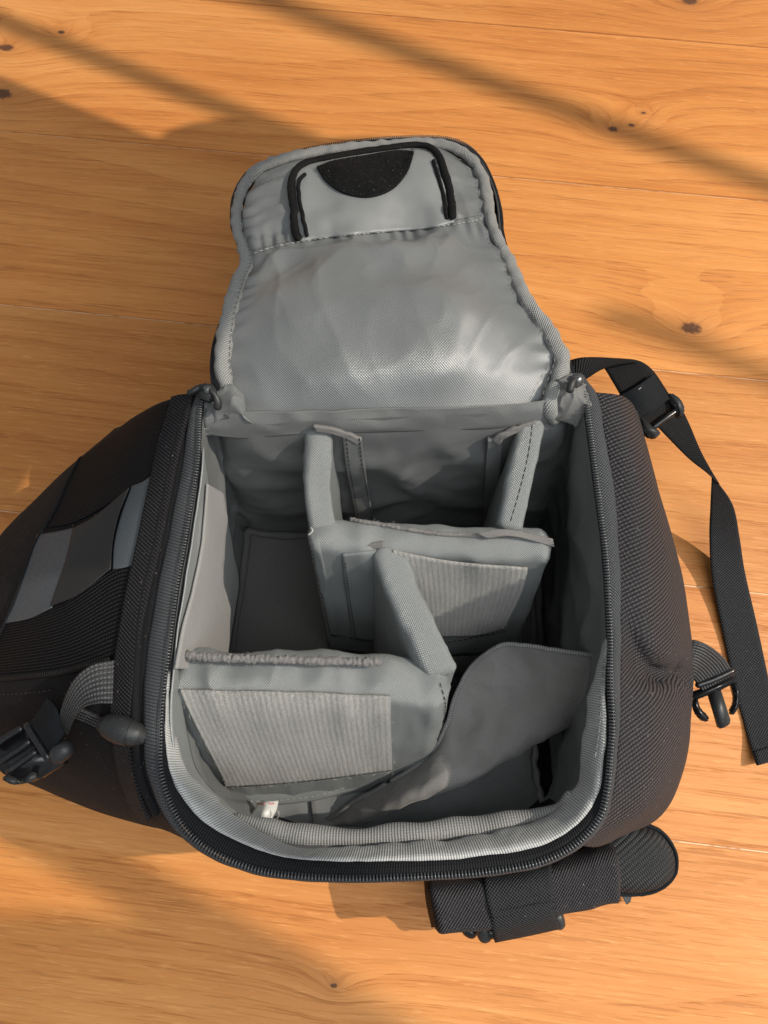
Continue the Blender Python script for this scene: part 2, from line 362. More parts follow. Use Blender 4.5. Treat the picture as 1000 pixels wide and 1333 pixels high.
# ------------------------------------------------------------------ oak floor
PHI = R(-6.4); BD = Vector((math.cos(PHI), math.sin(PHI), 0)); BN = Vector((-math.sin(PHI), math.cos(PHI), 0)); BW = .2246; B0 = .8402
KN = [(80, 42, .0035), (8, 62, .007), (3, 122, .009), (798, 168, .0048), (822, 163, .003), (838, 147, .0022), (900, 427, .0085), (898, 1, .008), (435, 1283, .0021)]
def oak():
    t = NT('brushed oiled oak'); pos = t.n('NewGeometry').outputs['Position']
    mp = t.n('Mapping'); t.set(mp.inputs[0], pos); mp.inputs['Rotation'].default_value = (0, 0, -PHI)
    s = t.n('SeparateXYZ'); t.set(s.inputs[0], mp.outputs[0]); a, b = s.outputs[0], s.outputs[1]
    rnd = t.n('ObjectInfo').outputs['Random']; off = t.ma('MULTIPLY', rnd, 37.0)
    infl = None; core = None; halo = None
    for px, py, r in KN:
        p = at(px, py, 0); ka = p.dot(BD); kb = p.dot(BN)
        dx = t.ma('MULTIPLY', t.ma('SUBTRACT', a, ka), .62); dy = t.ma('SUBTRACT', b, kb)
        d = t.ma('SQRT', t.ma('ADD', t.ma('MULTIPLY', dx, dx), t.ma('MULTIPLY', dy, dy)))
        i = t.ma('MULTIPLY', t.ma('EXPONENT', t.ma('MULTIPLY', d, -1 / (r * 3.4 + .008))), min(1.6, r * 190 + .35))
        infl = i if infl is None else t.ma('ADD', infl, i)
        dd = t.ma('ADD', d, t.ma('MULTIPLY', t.ma('SUBTRACT', t.noise(pos, 260, 2), .5), r * .8))
        if r > .002:
            c = t.n('MapRange'); t.set(c.inputs[0], dd); c.inputs[1].default_value = r * .95; c.inputs[2].default_value = r * .55; c = c.outputs[0]
            core = c if core is None else t.ma('MAXIMUM', core, c)
            h = t.ma('EXPONENT', t.ma('MULTIPLY', d, -1 / (r * 1.5))); halo = h if halo is None else t.ma('MAXIMUM', halo, h)
    v1 = t.comb(t.ma('ADD', t.ma('MULTIPLY', a, .8), off), t.ma('MULTIPLY', b, 4.2), off)
    n1 = t.noise(v1, 1.0, 2, .5)
    n2 = t.noise(t.comb(t.ma('ADD', t.ma('MULTIPLY', a, 5), off), t.ma('MULTIPLY', b, 34), off), 1.0, 3, .55)
    ph = t.ma('ADD', t.ma('ADD', t.ma('MULTIPLY', b, 110), t.ma('MULTIPLY', n1, 26)), t.ma('ADD', t.ma('MULTIPLY', infl, 6), t.ma('MULTIPLY', n2, 2.0)))
    ring = t.ma('FRACT', t.ma('MULTIPLY', ph, .32)); ring = t.ma('POWER', ring, 2.2)           # slow early wood, sharp late edge
    st = t.noise(t.comb(t.ma('ADD', t.ma('MULTIPLY', a, 3.5), off), t.ma('ADD', t.ma('MULTIPLY', b, 260), t.ma('MULTIPLY', infl, 9)), off), 1.0, 4, .65)
    st2 = t.noise(t.comb(t.ma('ADD', t.ma('MULTIPLY', a, 20), off), t.ma('ADD', t.ma('MULTIPLY', b, 560), t.ma('MULTIPLY', infl, 14)), off), 1.0, 3, .6)
    pore = t.ramp(st2, [(.54, 0.0), (.63, 1.0)]); pore = t.ma('MULTIPLY', pore, t.ma('MULTIPLY_ADD', ring, .6, .4))
    fleck = t.ramp(t.noise(t.comb(t.ma('ADD', t.ma('MULTIPLY', a, 48), off), t.ma('MULTIPLY', b, 560), off), 1.0, 2, .5), [(.60, 0.0), (.70, 1.0)])
    big = t.noise(t.comb(t.ma('ADD', t.ma('MULTIPLY', a, 2.4), off), t.ma('MULTIPLY', b, 11), off), 1.0, 3, .5)
    f = t.ma('ADD', t.ma('MULTIPLY', ring, .09), t.ma('ADD', t.ma('MULTIPLY', st, .36), t.ma('MULTIPLY', big, .60)))
    col = t.ramp(f, [(.30, (.60, .275, .088)), (.48, (.525, .214, .058)), (.62, (.45, .166, .041)), (.78, (.32, .106, .024))])
    hs = t.n('HueSaturation'); t.set(hs.inputs['Color'], col); t.set(hs.inputs['Value'], t.ma('MULTIPLY_ADD', rnd, .24, .90)); col = hs.outputs[0]
    col = t.mix(t.ma('MULTIPLY', pore, .48), col, (.26, .085, .020)); col = t.mix(t.ma('MULTIPLY', fleck, .30), col, (.72, .36, .13))
    col = t.mix(t.ma('MULTIPLY', halo, .62), col, (.30, .115, .038)); col = t.mix(core, col, (.115, .048, .022))
    t.set(t.b.inputs['Base Color'], col); t.set(t.b.inputs['Roughness'], t.ma('MULTIPLY_ADD', st, .22, .36)); t.b.inputs['Specular IOR Level'].default_value = .22
    h = t.ma('ADD', t.ma('MULTIPLY', st, .6), t.ma('ADD', t.ma('MULTIPLY', pore, -.8), t.ma('MULTIPLY', ring, -.35)))
    t.set(t.b.inputs['Normal'], t.bump(h, .0004, .7)); return t.m
OAK = oak()
t = NT('pale joint filler'); pos = t.n('NewGeometry').outputs['Position']
t.set(t.b.inputs['Base Color'], t.mix(t.ramp(t.noise(pos, 60, 3), [(.36, 0.0), (.5, 1.0)]), (.36, .18, .08), (.62, .45, .29))); t.b.inputs['Roughness'].default_value = .8; FILL = t.m
fl = bpy.data.meshes.new('floor'); fl.from_pydata([(-1.6, -1.3, -.0012), (1.6, -1.3, -.0012), (1.6, 2.0, -.0012), (-1.6, 2.0, -.0012)], [], [(0, 1, 2, 3)]); fl.materials.append(FILL)
floor = link(bpy.data.objects.new('floor', fl)); floor['kind'] = 'structure'; floor['label'] = 'oiled oak plank floor with knots and thin pale joints'
b = bmesh.new(); bmesh.ops.create_cube(b, size=1)
for v in b.verts: v.co = Vector((v.co.x * 2.6, v.co.y * (BW - .0011), v.co.z * .012 - .006))
bmesh.ops.bevel(b, geom=[e for e in b.edges if all(v.co.z > -.001 for v in e.verts)], offset=.0006, segments=2, affect='EDGES')
pm = bpy.data.meshes.new('plank'); b.to_mesh(pm); b.free(); pm.materials.append(OAK)
for i in range(-1, 8):
    c = BN * (B0 - BW * (i - .5)); 
    if c.y > 1.5: continue
    p = link(bpy.data.objects.new('plank', pm)); p.location = c + BD * random.uniform(-.2, .2); p.rotation_euler = (0, 0, PHI); p.parent = floor

# ================================================================== THE BAG
bag = thing('camera_bag', 'open black camera bag with grey padded interior lying on the oak floor', 'camera bag', tuple(at(500, 900, 0)))
ZR = .23
# the zip line round the opening: (teeth), (inner edge), (outer edge)
RIM = [((268, 507), (274, 512), (256, 514)), ((260, 532), (265, 536), (247, 535)), ((257, 596), (261, 597), (238, 596)), ((250, 644), (254, 645), (229, 644)),
       ((238, 715), (243, 716), (215, 714)), ((228, 772), (233, 773), (203, 772)), ((218, 852), (223, 853), (190, 852)), ((211, 910), (217, 910), (187, 910)), ((208, 956), (216, 956), (187, 956)), ((210, 1010), (222, 1006), (193, 1012)),
       ((231, 1065), (248, 1051), (219, 1070)), ((265, 1102), (285, 1082), (256, 1106)), ((316, 1127), (333, 1104), (311, 1133)), ((370, 1139), (378, 1117), (368, 1145)),
       ((452, 1144), (455, 1121), (452, 1150)), ((552, 1141), (552, 1119), (552, 1147)), ((624, 1136), (622, 1114), (626, 1142)), ((696, 1124), (690, 1104), (700, 1130)),
       ((746, 1101), (735, 1085), (752, 1107)), ((779, 1066), (764, 1058), (787, 1070)), ((790, 1030), (779, 1026), (798, 1032)), ((795, 980), (786, 980), (804, 980)),
       ((797, 944), (789, 944), (807, 944)), ((794, 885), (788, 885), (808, 885)), ((794, 830), (789, 830), (809, 830)), ((788, 720), (783, 720), (807, 720)), ((777, 632), (772, 632), (799, 632)),
       ((768, 560), (763, 560), (786, 560)), ((762, 518), (757, 520), (779, 517)), ((756, 494), (750, 500), (762, 492))]
rimw = lambda y: .0012 * math.sin(y * .045)
Lt = [(*a, ZR + rimw(a[1])) for a, _, _ in RIM]; Li = [(*b_, ZR - .004) for _, b_, _ in RIM]; Lo = [(*c, ZR - .003) for _, _, c in RIM]
NR = 420
T3, I3, O3 = spl(W3(Lt), NR), spl(W3(Li), NR), spl(W3(Lo), NR)
mid = (T3 + O3) / 2 + np.array([0, 0, .0015])
P = np.array([spl([O3[i], mid[i], T3[i]], 7) for i in range(NR)])
P = wrinkle(P, .0005, 60, 2); sheet('zip_tape', P, M['tape'], bag, .0012)
P = np.array([spl([T3[i] + np.array([0, 0, -.0006]), (T3[i] + I3[i]) / 2 + np.array([0, 0, .001]), I3[i]], 7) for i in range(NR)])
sheet('inner_zip_tape', wrinkle(P, .0004, 60, 4), M['tape_dark'], bag, .0012)
teeth('zipper_teeth', T3 + np.array([0, 0, .0002]), O3 - I3, M['coil'], bag)

# ---- lining: walls and floor of the compartment
REAR = [(735, 525, .222), (690, 536, .224), (600, 540, .226), (500, 544, .226), (400, 549, .226), (330, 553, .224), (290, 545, .222)]
ring = [tuple(at(*p)) for p in Li] + [tuple(at(*p)) for p in REAR]
NW = 300; RT = spl(ring, NW, True)
C0 = np.array([0, .065, 0])
def floor_pt(p):
    x, y = p[0] * 1.06, p[1]
    x = max(-.1425, min(.1425, x)); y = .176 + (y - .19) * .25 if y > .176 else max(-.068, y)
    return np.array([x, y, .03])
RB = np.array([floor_pt(p) for p in RT])
for _ in range(6): RB = (np.roll(RB, 1, 0) + 2 * RB + np.roll(RB, -1, 0)) / 4
P = np.array([[np.array([RT[i][0] + (RB[i][0] - RT[i][0]) * f, RT[i][1] + (RB[i][1] - RT[i][1]) * ((1 - (1 - f) ** 2.6) if RT[i][1] > .15 else f), RT[i][2] + (RB[i][2] - RT[i][2]) * f]) for f in np.linspace(0, 1, 40)] for i in range(NW)])
N = nrm(P); 
if ((C0 - P) * N)[..., :2].sum() < 0: N = -N
bul = lambda u, v: min(1, v * 6) * min(1, (1 - v) * 6 + .1)
P = wrinkle(P, .0040, 14, 21, N, (1, 1, 1.2), mask=bul); P = wrinkle(P, .0044, 17, 33, N, (1.0, .6, 1.15), ridge=True, mask=bul); P = wrinkle(P, .0034, 15, 36, N, (.9, .8, 1.1), ridge=2, mask=bul)
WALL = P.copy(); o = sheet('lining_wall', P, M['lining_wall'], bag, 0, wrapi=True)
SW = Surf(WALL, N)
# floor of the compartment
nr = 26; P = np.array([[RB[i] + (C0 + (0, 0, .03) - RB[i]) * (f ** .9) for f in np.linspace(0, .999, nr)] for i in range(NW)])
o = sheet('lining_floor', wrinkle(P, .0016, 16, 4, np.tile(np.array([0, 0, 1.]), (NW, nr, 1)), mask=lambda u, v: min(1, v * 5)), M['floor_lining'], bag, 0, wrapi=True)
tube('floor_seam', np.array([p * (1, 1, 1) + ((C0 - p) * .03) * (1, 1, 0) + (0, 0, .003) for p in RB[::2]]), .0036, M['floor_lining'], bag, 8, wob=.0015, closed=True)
# ribbed strip under the dividers, on the floor of the compartment
P = loft([[(425, 700, .033), (560, 700, .033), (695, 700, .033)], [(425, 870, .033), (560, 880, .033), (690, 880, .033)]], 200, 30)
u = guv(P).reshape(200, 30, 2)[..., 0]; P[..., 2] += .0007 * np.sin(u * 2 * math.pi / .0042)
sheet('ribbed_floor_strip', P, M['corduroy'], bag, .001)
# brushed panel and pale facing on the left wall
decal('loop_panel', SW, [[(260, 629), (255, 690), (247, 745), (232, 800), (222, 850), (218, 870)], [(282, 642), (290, 690), (300, 735), (304, 760), (292, 840), (286, 872)]], 60, 24, M['felt'], bag, .0055, .0015, .0006, 20)
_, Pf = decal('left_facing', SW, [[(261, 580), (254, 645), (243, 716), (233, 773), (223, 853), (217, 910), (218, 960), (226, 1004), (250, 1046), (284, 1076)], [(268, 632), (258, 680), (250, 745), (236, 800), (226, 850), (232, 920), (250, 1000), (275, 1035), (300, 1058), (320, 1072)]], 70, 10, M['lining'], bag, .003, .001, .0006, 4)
# lining facing at the back of the opening, folded over the hinge
P = loft([[(272, 520, .226), (300, 534, .228), (400, 534, .230), (520, 532, .231), (640, 528, .230), (700, 522, .229), (728, 515, .226)],
          [(266, 548, .222), (300, 556, .221), (400, 549, .224), (520, 545, .225), (640, 540, .224), (700, 537, .224), (738, 530, .220)],
          [tuple(pix(SW(x, y, .0006))) + (float(SW(x, y, .0006)[2]),) for x, y in ((268, 566), (320, 570), (400, 564), (520, 561), (640, 557), (700, 553), (744, 546))]], 110, 22)
fm = lambda u, v: 1 - v ** 3
P = wrinkle(P, .0024, 30, 8, None, (1, 1, 1), mask=fm); P = wrinkle(P, .0016, 30, 18, None, (.8, 1.2, 1), ridge=True, mask=fm)
SHF = Surf(P)
sheet('hinge_facing', P, M['lining_wall'], bag, .0008)
# crumpled gussets at both ends of the hinge
P = loft([[(262, 522, .224), (280, 512, .232), (300, 500, .236), (318, 515, .232)], [(262, 545, .222), (285, 535, .228), (305, 530, .234), (322, 548, .228)], [(264, 568, .215), (290, 566, .214), (312, 560, .218), (336, 556, .220)]], 40, 30)
sheet('crumpled_gusset', wrinkle(P, .0026, 45, 5, ridge=2), M['lining_wall'], bag, .001)
P = loft([[(722, 500, .23), (735, 490, .236), (750, 486, .235), (764, 500, .23)], [(716, 525, .227), (735, 522, .232), (752, 520, .232), (769, 530, .228)], [(712, 545, .218), (735, 550, .217), (755, 556, .215), (771, 560, .215)]], 40, 30)
sheet('crumpled_gusset', wrinkle(P, .003, 45, 6, ridge=2), M['deep'], bag, .001)
# pale grosgrain binding round the front of the opening
inner = [(219, 880, .222), (223, 918, .220), (230, 962, .217), (247, 1006, .213), (275, 1036, .210), (306, 1063, .208), (345, 1088, .208), (388, 1104, .21), (455, 1102, .21), (552, 1096, .21), (618, 1090, .21), (676, 1078, .21), (716, 1060, .21), (742, 1038, .21), (756, 1012, .21), (759, 975, .21), (765, 925, .214), (775, 880, .218), (788, 836, .224)]
outer = [(218, 868, .226), (217, 910, .226), (216, 956, .226), (222, 1006, .226), (248, 1051, .226), (285, 1082, .226), (333, 1104, .226), (378, 1117, .226), (455, 1121, .226), (552, 1119, .226), (622, 1114, .226), (690, 1104, .226), (735, 1085, .226), (764, 1058, .226), (779, 1026, .226), (786, 980, .226), (789, 944, .226), (788, 885, .226), (790, 832, .226)]
A, B = spl(W3(inner), 300), spl(W3(outer), 300); P = []
for i in range(300):
    m_ = (A[i] + B[i]) / 2; w_ = np.linalg.norm(A[i] - B[i]); wv = .0024 * nz(m_, 55, 4) + .0012 * nz(m_, 120, 5)
    dv = (A[i] - B[i]) / (w_ + 1e-6)
    a2 = A[i] + dv * wv * 1.2
    P.append(spl([B[i] + (0, 0, -.004), B[i] + (0, 0, .0015), m_ + (0, 0, min(.005, w_ * .32) + wv), a2 + (0, 0, -.001), a2 - dv * .002 + (0, 0, -.009)], 14))
P = np.array(P); BINDP = P; sheet('binding', wrinkle(P, .0007, 70, 7), M['binding'], bag, .0008)
dashes('stitching', spl(W3([(x, y, .2265) for x, y in [(775, 985), (781, 940), (783, 890), (789, 845)]]), 60), M['thread'], bag)
tube('front_seam_roll', spl(W3([(300, 1064, .192), (340, 1080, .19), (400, 1091, .19), (470, 1092, .192), (540, 1088, .194), (610, 1082, .194), (680, 1071, .196), (728, 1058, .202), (748, 1030, .207)]), 150), [.004, .0075, .0075, .007, .0075, .008, .008, .007, .004], M['binding2'], bag, 14, wob=.0022, wf=50)

# ---- lid thrown back
lid_rows = [[(304, 547, .218), (400, 546, .222), (510, 543, .224), (620, 539, .222), (720, 532, .218)],
            [(296, 500, .226), (400, 490, .240), (510, 484, .242), (620, 478, .240), (726, 480, .228)],
            [(296, 445, .228), (400, 440, .246), (505, 434, .249), (610, 430, .246), (714, 437, .229)],
            [(307, 395, .222), (400, 388, .242), (495, 382, .246), (590, 378, .242), (688, 393, .222)],
            [(326, 345, .205), (405, 335, .221), (480, 327, .224), (560, 318, .221), (655, 325, .205)],
            [(320, 318, .198), (400, 314, .204), (477, 304, .206), (560, 297, .204), (640, 293, .196)],
            [(316, 270, .184), (395, 262, .192), (477, 253, .194), (560, 247, .192), (632, 247, .182)],
            [(338, 222, .170), (398, 206, .172), (477, 196, .172), (560, 190, .171), (610, 213, .168)]]
P = loft(lid_rows, 150, 150)
N = facing(P)
lm = lambda u, v: min(1, u * 7, (1 - u) * 7) * min(1, (1 - v) * 9, v * 9)
P = wrinkle(P, .0075, 12, 41, N, (1, 1, 1), mask=lm); P = wrinkle(P, .0062, 19, 47, N, (1.2, .9, 1), ridge=True, mask=lambda u, v: lm(u, v) * (.18 + .82 * math.exp(-((v - .58) / .14) ** 2))); P = wrinkle(P, .0036, 34, 44, N, (.6, 1.6, 1), ridge=True, mask=lambda u, v: lm(u, v) * .5 * (v > .66))
P = wrinkle(P, .0021, 16, 52, N, (1, .8, 1), ridge=2, mask=lambda u, v: lm(u, v) * (.35 + .65 * math.exp(-((v - .62) / .2) ** 2)))
for i in range(P.shape[0]):
    for j in range(P.shape[1]):
        u, v = i / (P.shape[0] - 1), j / (P.shape[1] - 1)
        pk = .0011 * math.sin(u * 2 * math.pi * 17 + 5 * nz((u, v * .3, 0), 6, 1)) * math.exp(-((v - .635) / .045) ** 2)
        eg = .0012 * math.sin(v * 2 * math.pi * 15 + 5 * nz((u * .3, v, 0), 6, 2)) * (math.exp(-(u / .05) ** 2) + math.exp(-((1 - u) / .05) ** 2))
        P[i, j] += N[i, j] * (pk + eg)
# quilting line between the two panels
jl = int(.665 * 109)
LIDS = Surf(P)
lid = sheet('lid', P, M['lid_lining'], bag, .004); lid['label'] = 'grey padded lid thrown back from the opening'
seam = [(331, 331), (355, 323), (390, 316), (430, 310), (477, 305), (520, 301), (560, 297), (610, 290), (632, 284)]
dashes('stitching', onto(LIDS, seam, 120, .0008), M['thread_light'], lid)
dashes('stitching', onto(LIDS, [(331, 326), (390, 312), (477, 301), (560, 293), (632, 279)], 120, .0008), M['thread'], lid)
_ol = [(330, 562), (318, 545), (304, 520), (292, 490), (291, 458), (296, 420), (303, 390), (313, 360), (321, 342), (315, 318), (308, 295), (308, 270), (316, 245), (330, 225), (350, 213), (395, 201), (440, 194), (477, 190), (520, 187), (560, 186), (590, 192), (614, 208), (627, 228), (633, 250), (638, 285), (648, 312), (662, 340), (684, 390), (705, 420), (724, 450), (732, 472), (726, 495), (718, 515), (716, 532), (724, 552)]
_oz = np.interp([p[1] for p in _ol], [186, 215, 250, 295, 340, 395, 450, 500, 530, 560], [.170, .173, .183, .199, .208, .224, .230, .230, .226, .204])
OUTL = spl(W3([(p[0], p[1], z) for p, z in zip(_ol, _oz)]), 330)
tube('lid_binding', OUTL, [.004, .0060, .0052, .0042, .0044, .0048, .0040, .0044, .0050, .0042, .0052, .0060, .0045], M['lid_binding'], lid, 16, wob=.0015, wf=150, flat=.8)
seamp = OUTL + (np.array(at(500, 380, .21)) - OUTL) * .045 + np.array([0, 0, .004]); dashes('stitching', seamp, M['thread'], lid, .003, .002)
# black outer shell under the lid, and its half of the zip
SH = [(296, 545), (279, 505), (276, 470), (281, 440), (294, 405), (308, 365), (317, 340), (308, 312), (302, 290), (303, 262), (314, 237), (334, 219), (395, 197), (477, 184), (560, 180), (600, 187), (626, 208), (641, 236), (650, 265), (654, 300), (660, 325), (674, 360), (696, 405), (728, 452), (744, 480), (748, 500)]
SZ = np.interp([p[1] for p in SH], [180, 250, 295, 340, 395, 450, 500, 550], [.148, .158, .176, .186, .202, .212, .222, .226])
SO = spl(W3([(p[0], p[1], z) for p, z in zip(SH, SZ)]), 220); cen = np.array(at(495, 380, .19))
P = np.array([[q + (np.array([cen[0] * .5 + q[0] * .5, cen[1], cen[2]]) - q) * f + np.array([0, 0, -.028 * math.sin(f * math.pi / 2) ** .7]) for f in np.linspace(0, 1, 14)] for q in SO])
sheet('lid_shell', wrinkle(P, .0012, 30, 3), M['shell_fine'], lid, .002)
P = np.array([spl([q, q + (cen - q) * .03 + (0, 0, .006)], 4) for q in SO]); sheet('lid_zip_tape', P, M['tape'], lid, .001)
teeth('lid_zipper_teeth', SO + np.array([0, 0, .001]), np.tile(np.array([0, 0, 1.]), (220, 1)) + (SO - cen) * 3, M['coil'], lid)
# card pocket inside the lid tip
pk, PK = decal('card_pocket', LIDS, [[(383, 235), (384, 260), (388, 290), (391, 316)], [(398, 217), (403, 250), (410, 285), (415, 312)], [(470, 203), (472, 235), (474, 270), (477, 305)], [(540, 196), (548, 230), (553, 265), (556, 299)], [(575, 212), (582, 240), (588, 265), (592, 291)]], 40, 60, M['pocket'], lid, .0022, .002, 0, 6)
PKS = Surf(PK)
rb = onto(LIDS, [(391, 318), (386, 290), (382, 262), (381, 240), (388, 224), (402, 216), (440, 208), (477, 202), (520, 196), (545, 194), (562, 199), (572, 212), (580, 240), (586, 265), (591, 290)], 160, .0035)
tube('pocket_binding', rb, .0032, M['hook'], lid, 8, flat=.6, wob=.0006, wf=200)
rb2 = onto(LIDS, [(400, 312), (394, 285), (390, 258), (391, 240), (398, 230)], 60, .003); tube('pocket_edge', rb2, .0016, M['hook'], lid, 8)
rb2 = onto(LIDS, [(563, 212), (571, 240), (577, 265), (581, 290)], 60, .003); tube('pocket_edge', rb2, .0016, M['hook'], lid, 8)
semi_top = [(413, 219), (435, 211), (477, 204), (515, 198), (539, 199)]; semi_bot = [(413, 220), (425, 238), (448, 253), (480, 258), (510, 248), (530, 226), (539, 200)]
ov, OVP = decal('hook_patch', PKS, [semi_top, [(416, 224), (436, 232), (460, 236), (490, 236), (518, 226), (536, 204)], semi_bot], 60, 24, M['hook'], lid, .0016, .0012)
f_ = OVP.reshape(-1, 3); fuzz('hook_fuzz', f_ + np.array([0, 0, .0010]), .0005, M['hook'], lid, 1800, .0022); fuzz('lint', f_ + np.array([0, 0, .0016]), .0004, M['thread'], lid, 160, .0012)
dashes('stitching', onto(LIDS, [(334, 243), (355, 234), (378, 228)], 30, .001), M['thread'], lid); dashes('stitching', onto(LIDS, [(592, 207), (606, 212), (618, 217)], 30, .001), M['thread'], lid)

# ---- outer body
def side(lines, n, m, out):
    A = [W3(l) for l in lines]
    low = A[-1].copy(); low[:, 2] = .045; low[:, 0] += out * .004; gl = A[-1].copy(); gl[:, 2] = .0; gl[:, 0] -= out * .012
    L = [spl(a, n) for a in A + [low, gl]]
    return np.array([spl([l[i] for l in L], m) for i in range(n)])
LEFT = [[(258, 512, .226), (239, 596, .227), (216, 714, .227), (203, 772, .227), (190, 852, .227), (187, 910, .226), (187, 956, .225), (193, 1012, .224), (219, 1070, .222), (256, 1104, .22)],
        [(226, 519, .220), (206, 596, .224), (182, 705, .225), (168, 772, .226), (156, 852, .224), (151, 910, .220), (153, 956, .212), (165, 1012, .200), (190, 1058, .19), (240, 1092, .185)],
        [(196, 529, .205), (150, 600, .208), (98, 705, .210), (72, 772, .210), (55, 852, .205), (50, 910, .195), (60, 960, .182), (100, 1018, .165), (150, 1056, .15), (222, 1084, .145)],
        [(160, 552, .165), (98, 606, .165), (28, 690, .165), (-12, 760, .165), (-40, 852, .16), (-42, 910, .15), (-25, 965, .14), (45, 1018, .12), (115, 1052, .105), (205, 1080, .105)],
        [(146, 566, .11), (80, 626, .11), (2, 700, .11), (-45, 775, .11), (-75, 852, .11), (-75, 912, .10), (-50, 968, .09), (30, 1015, .075), (105, 1046, .07), (200, 1075, .07)]]
P = side(LEFT, 150, 110, -1); N = facing(P)
P = wrinkle(P, .0018, 14, 61, N, mask=lambda u, v: min(1, v * 8)); SL = Surf(P)
sheet('left_side_panel', P, M['shell_fine'], bag, .003)
# twill band beside the zip, its cord channel and toggle
decal('edge_band', SL, [[(254, 516), (234, 596), (210, 714), (196, 772), (181, 852), (176, 905), (174, 940)], [(240, 517), (219, 596), (194, 712), (181, 772), (168, 852), (163, 905), (161, 940)], [(228, 520), (206, 596), (182, 708), (168, 772), (155, 852), (150, 905), (150, 938)]], 120, 12, M['shell_shaded'], bag, .004, .003)
decal('cord_channel', SL, [[(173, 930), (178, 985), (190, 1035), (200, 1062)], [(162, 930), (168, 985), (182, 1035), (195, 1064)], [(151, 930), (156, 985), (172, 1035), (189, 1064)]], 60, 10, M['shell_shaded'], bag, .0042, .003)
tube('side_piping', onto(SL, [(248, 522), (226, 596), (202, 714), (188, 772), (183, 810), (180, 852), (178, 910), (180, 960), (187, 1010), (208, 1060)], 120, .0015), .0028, M['shell_fine'], bag, 8)
# ribbed mesh pocket in two pieces and the grey band across it
mu, MUP = decal('mesh_pocket', SL, [[(62, 688), (78, 660), (92, 628), (108, 598)], [(100, 680), (118, 640), (138, 600), (152, 566)], [(150, 652), (165, 610), (178, 570), (192, 540)], [(196, 620), (205, 590), (213, 556), (222, 526)]], 60, 60, M['mesh'], bag, .0016, .0012)
decal('mesh_pocket', SL, [[(-20, 815), (-25, 850), (-20, 882)], [(10, 808), (12, 850), (20, 880)], [(80, 788), (85, 835), (90, 872)], [(150, 742), (148, 800), (145, 855)], [(180, 736), (168, 795), (156, 850)]], 40, 70, M['mesh'], bag, .0016, .0012)
decal('reflective_band', SL, [[(52, 697), (36, 745), (20, 790), (8, 812)], [(75, 694), (64, 740), (50, 785), (40, 806)], [(102, 688), (92, 730), (80, 765), (70, 792)]], 40, 26, M['reflect'], bag, .0021, .001)
decal('coated_patch', SL, [[(99, 690), (92, 722), (82, 755), (70, 790)], [(130, 672), (124, 700), (115, 735), (105, 775)], [(172, 636), (158, 670), (150, 705), (147, 742)]], 50, 40, M['rubberised'], bag, .0028, .001)
decal('reflective_band', SL, [[(174, 634), (160, 672), (151, 708), (149, 742)], [(188, 628), (178, 665), (168, 705), (163, 740)], [(205, 616), (200, 655), (190, 700), (180, 735)]], 40, 22, M['reflect'], bag, .0019, .001)
tube('pocket_piping', onto(SL, [(108, 596), (92, 626), (77, 660), (60, 690), (48, 712), (30, 762), (8, 815), (-10, 850)], 70, .0018), .0012, M['shell_fine'], bag, 8)
tube('pocket_hem', onto(SL, [(-10, 884), (30, 880), (90, 873), (146, 858)], 70, .0012), .0022, M['web'], bag, 8)
dashes('stitching', onto(SL, [(0, 904), (30, 902), (60, 899), (72, 897)], 50, .0012), M['thread_dark'], bag)
# right side: two stuffed pouches with a pinch between them
RIGHT = [[(772, 513, .222), (790, 596, .223), (798, 665, .224), (803, 740, .224), (804, 830, .224), (803, 872, .223), (802, 915, .223), (798, 990, .222), (788, 1045, .220), (752, 1096, .218)],
         [(797, 516, .220), (818, 596, .222), (830, 665, .222), (840, 740, .221), (847, 838, .216), (849, 874, .186), (849, 908, .206), (845, 990, .208), (828, 1048, .203), (770, 1098, .195)],
         [(812, 521, .200), (834, 592, .200), (850, 665, .200), (866, 740, .198), (878, 838, .190), (881, 876, .158), (883, 910, .176), (876, 990, .175), (850, 1050, .170), (786, 1094, .165)],
         [(822, 534, .160), (842, 602, .155), (860, 672, .155), (878, 745, .155), (891, 840, .148), (894, 878, .132), (894, 912, .137), (886, 995, .135), (857, 1058, .13), (796, 1089, .125)],
         [(822, 545, .10), (842, 612, .10), (862, 682, .10), (882, 755, .10), (894, 842, .10), (896, 878, .09), (895, 914, .09), (882, 998, .085), (850, 1060, .085), (795, 1085, .08)]]
P = side(RIGHT, 170, 100, 1); N = facing(P)
def pinch(u, v): return math.exp(-((u - .615) / .06) ** 2) * min(1, v * 5)
P = wrinkle(P, .0016, 13, 71, N, mask=lambda u, v: min(1, v * 8)); P = wrinkle(P, .0048, 42, 73, N, (1, .6, 1), ridge=True, mask=pinch); SR = Surf(P)
o = sheet('right_side_pouch', P, M['shell'], bag, .003); ul = o.data.uv_layers[0]      # cloth cut straight, so its twill runs straight across the pouch
for lp in o.data.loops:
    v = o.data.vertices[lp.vertex_index].co; xx = v.x - .7 * v.z; d1 = -.42 * xx + .9 * v.y; d2 = .9 * xx + .42 * v.y; ul.data[lp.index].uv = ((d1 + .8 * d2) / 1.8, (d1 - d2) / 1.8)
tube('pouch_piping', onto(SR, [(783, 518), (799, 596), (806, 665), (811, 740), (812, 815), (811, 876), (810, 935), (805, 990), (794, 1048), (765, 1092)], 120, .0010), .0024, M['shell_fine'], bag, 8)
